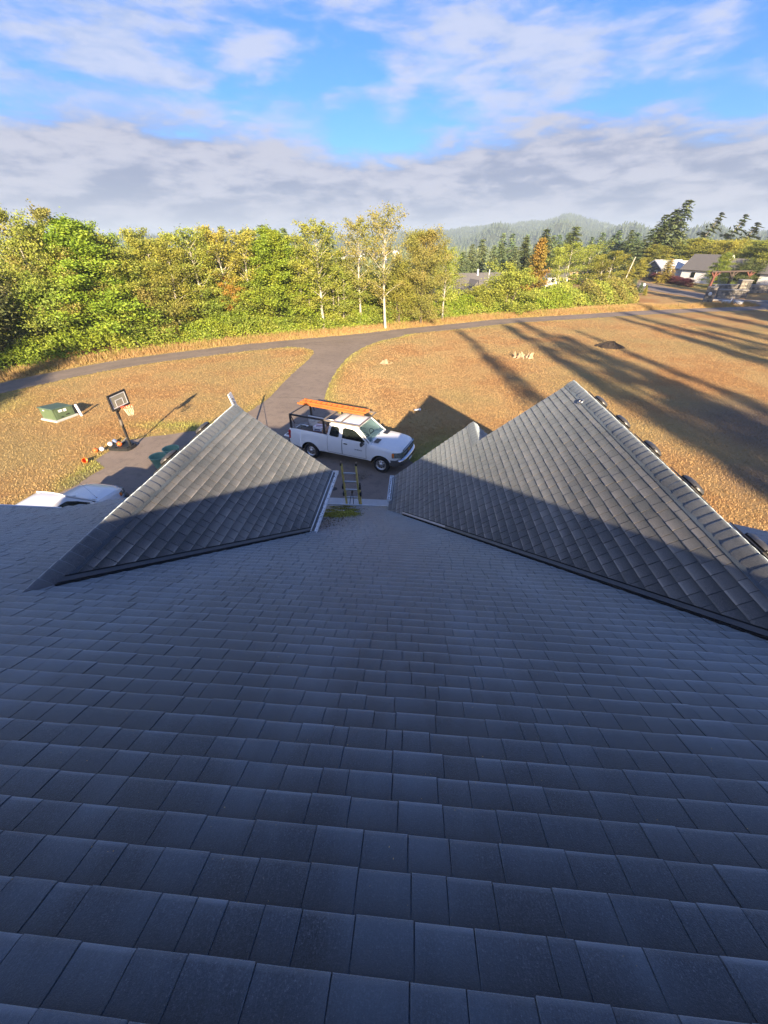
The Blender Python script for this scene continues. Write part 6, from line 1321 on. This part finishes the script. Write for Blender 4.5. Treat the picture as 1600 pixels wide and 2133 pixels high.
def far_trees(name, label, n, ra, rb, a0, a1, h0, h1, wf, leaf, seed, zf, tiers=3, seg=6, cl=None):
    r = np.random.default_rng(seed); a = r.uniform(a0, a1, n); q = np.sqrt(r.uniform(ra * ra, rb * rb, n)); x, y = q * np.sin(np.radians(a)), q * np.cos(np.radians(a))
    if cl: m_ = np.sin(x * cl) + np.sin(y * cl * 1.3 + 1) + r.normal(0, .6, n) > -.9; x, y, a, q = x[m_], y[m_], a[m_], q[m_]; n = len(x)
    z = zf(a, q, x, y); h = r.uniform(h0, h1, n) * r.uniform(.7, 1.15, n); w = h * wf * r.uniform(.7, 1.3, n); V = []; F = []; th = 2 * PI * np.arange(seg) / seg; o = 0
    for k in range(tiers):
        zb_, zt_ = (.02 + .30 * k) * h, (.45 + .55 * (k + 1) / tiers) * h; rw = w * (1 - .27 * k); j = r.uniform(.55, 1.3, (n, seg)); ph = r.uniform(0, 2 * PI, n)[:, None]
        ring = np.stack([x[:, None] + rw[:, None] * j * np.cos(th + ph), y[:, None] + rw[:, None] * j * np.sin(th + ph), (z + zb_)[:, None] + r.normal(0, .03, (n, seg)) * h[:, None]], 2); tip = np.stack([x + r.normal(0, .02, n) * h, y, z + zt_], 1)[:, None]
        V.append(np.concatenate([ring, tip], 1).reshape(-1, 3)); b = o + np.arange(n)[:, None] * (seg + 1); i = np.arange(seg); F.append(np.stack([b + i, b + (i + 1) % seg, b + seg + 0 * i], 2).reshape(-1, 3)); o += n * (seg + 1)
    T = np.concatenate([np.repeat(np.clip(np.random.default_rng(seed + 1).normal(.5, .3, n), 0, 1), seg + 1)] * tiers); tag(npmesh(name, np.concatenate(V), np.concatenate(F), leaf, {'tone': T}), label, 'forest', kind='stuff')
hz = lambda a, q, x, y: hillz(a, q)
far_trees('hill_forest', 'hazy conifer forest covering the distant hill', 9500, 860, 2080, -8, 46, 7, 12, .24, 'leaf_hill', 201, hz)
far_trees('hill_forest', 'paler broadleaf patches among the conifers of the distant hill', 4200, 860, 2080, -8, 46, 5, 8, .45, 'leaf_hill', 203, hz, 2, 6, .02)
far_trees('hill_forest', 'low misty tree line on the horizon behind the left woods', 3000, 1000, 2080, -62, -8, 9, 14, .22, 'leaf_hill', 205, hz)
vz = lambda a, q, x, y: terrain(x, y)
far_trees('valley_forest', 'conifers of the low valley beyond the near woods', 1500, 250, 820, -30, 13, 9, 15, .22, 'leaf_fir', 207, vz, 3, 7)
far_trees('valley_forest', 'broadleaf trees of the low valley beyond the near woods', 1900, 230, 820, -60, 13, 6, 11, .42, 'leaf_yg', 209, vz, 2, 7, .05)
far_trees('valley_forest', 'distant low tree line beyond the houses at the right', 1500, 460, 840, 12, 44, 7, 11, .3, 'leaf_fir', 211, vz, 3, 7)
for i in range(6):
    a, q = rad(-9.5 + i * 1.3), 420 + 40 * (i % 3); x, y = q * math.sin(a), q * math.cos(a); t_ = house_simple('house', 'tiny pale house in the misty valley seen between the birches', x, y, .3 * i, 14, 9, 4.5, 3, 'white_siding', 'far_roof', wins=(('S', -3, 2.2, 2, 1.6), ('S', 3, 2.2, 2, 1.6)))
    t_['group'] = 'tiny pale houses in the misty valley'; t_.location.z = float(terrain(np.array(x), np.array(y))) + 6
    mb = MB(); mb.box((0, 0, -3), (16, 11, 6), 'garage_siding'); mb.build('foundation', None, t_)

# ------------------------------------------------------------------ tall trees behind the roof: out of frame, they shade the field
for i, (x, y, h, w) in enumerate(((13.0, -10, 20.5, 3.6), (19.0, -12, 22.5, 4.4), (21.6, -8, 22, 5.2), (22.6, -3, 17, 5), (25.9, -6, 19.5, 2.8), (36.2, -8, 23.5, 4.2), (39.5, -14, 27, 5.2), (41.0, -4, 19, 4.2), (44.6, -10, 28.5, 4.6), (48.8, -6, 25, 5), (53, 2, 26, 6), (57.5, -6, 27, 7), (60, 9, 25, 8), (65, 21, 24, 9), (70, 12, 25, 9), (69, 33, 24, 10), (77, 30, 24, 10), (80, 44, 24, 10), (74, 20, 26, 10), (62, 26, 18, 8), (52, 30, 22, 8), (57, 35, 24, 9), (63, 38, 24, 9),
    (-40, -6, 18, 9), (-34, -14, 19, 8), (-46, 2, 17, 9), (-28, -15, 20, 9), (-23.5, -21, 20, 8), (-31, -10, 17, 8))):
    tree('fir_tree', 'tall fir standing behind the house, out of the picture', 'fir', i, 'leaf_dk', 'bark_dark', x + (6.4 if -25 < y < 0 and x > 0 else 0), y - (45 if -25 < y < 0 and x > 0 else 0), h + (16 if -25 < y < 0 and x > 0 else 0), w * (1.55 if -25 < y < 0 and x > 0 else 1.25), 'tall firs behind the house')
# ------------------------------------------------------------------ morning haze
me = bpy.data.meshes.new('haze'); me.from_pydata([(a, b, c) for c in (-32, 93) for b in (-5400, 5400) for a in (-5400, 5400)], [], [(0, 2, 3, 1), (4, 5, 7, 6), (0, 1, 5, 4), (2, 6, 7, 3), (0, 4, 6, 2), (1, 3, 7, 5)])
hm = bpy.data.materials.new('haze_air'); hm.use_nodes = True; hm.node_tree.nodes.remove(hm.node_tree.nodes['Principled BSDF']); pv = hm.node_tree.nodes.new('ShaderNodeVolumePrincipled')
pv.inputs['Color'].default_value = (.66, .82, 1.0, 1); pv.inputs['Density'].default_value = .00040; pv.inputs['Anisotropy'].default_value = .1; hm.node_tree.links.new(pv.outputs[0], hm.node_tree.nodes['Material Output'].inputs['Volume'])
me.materials.append(hm); ho = bpy.data.objects.new('haze', me); C.objects.link(ho); tag(ho, 'thin blue morning haze over the valley', 'haze', kind='stuff')
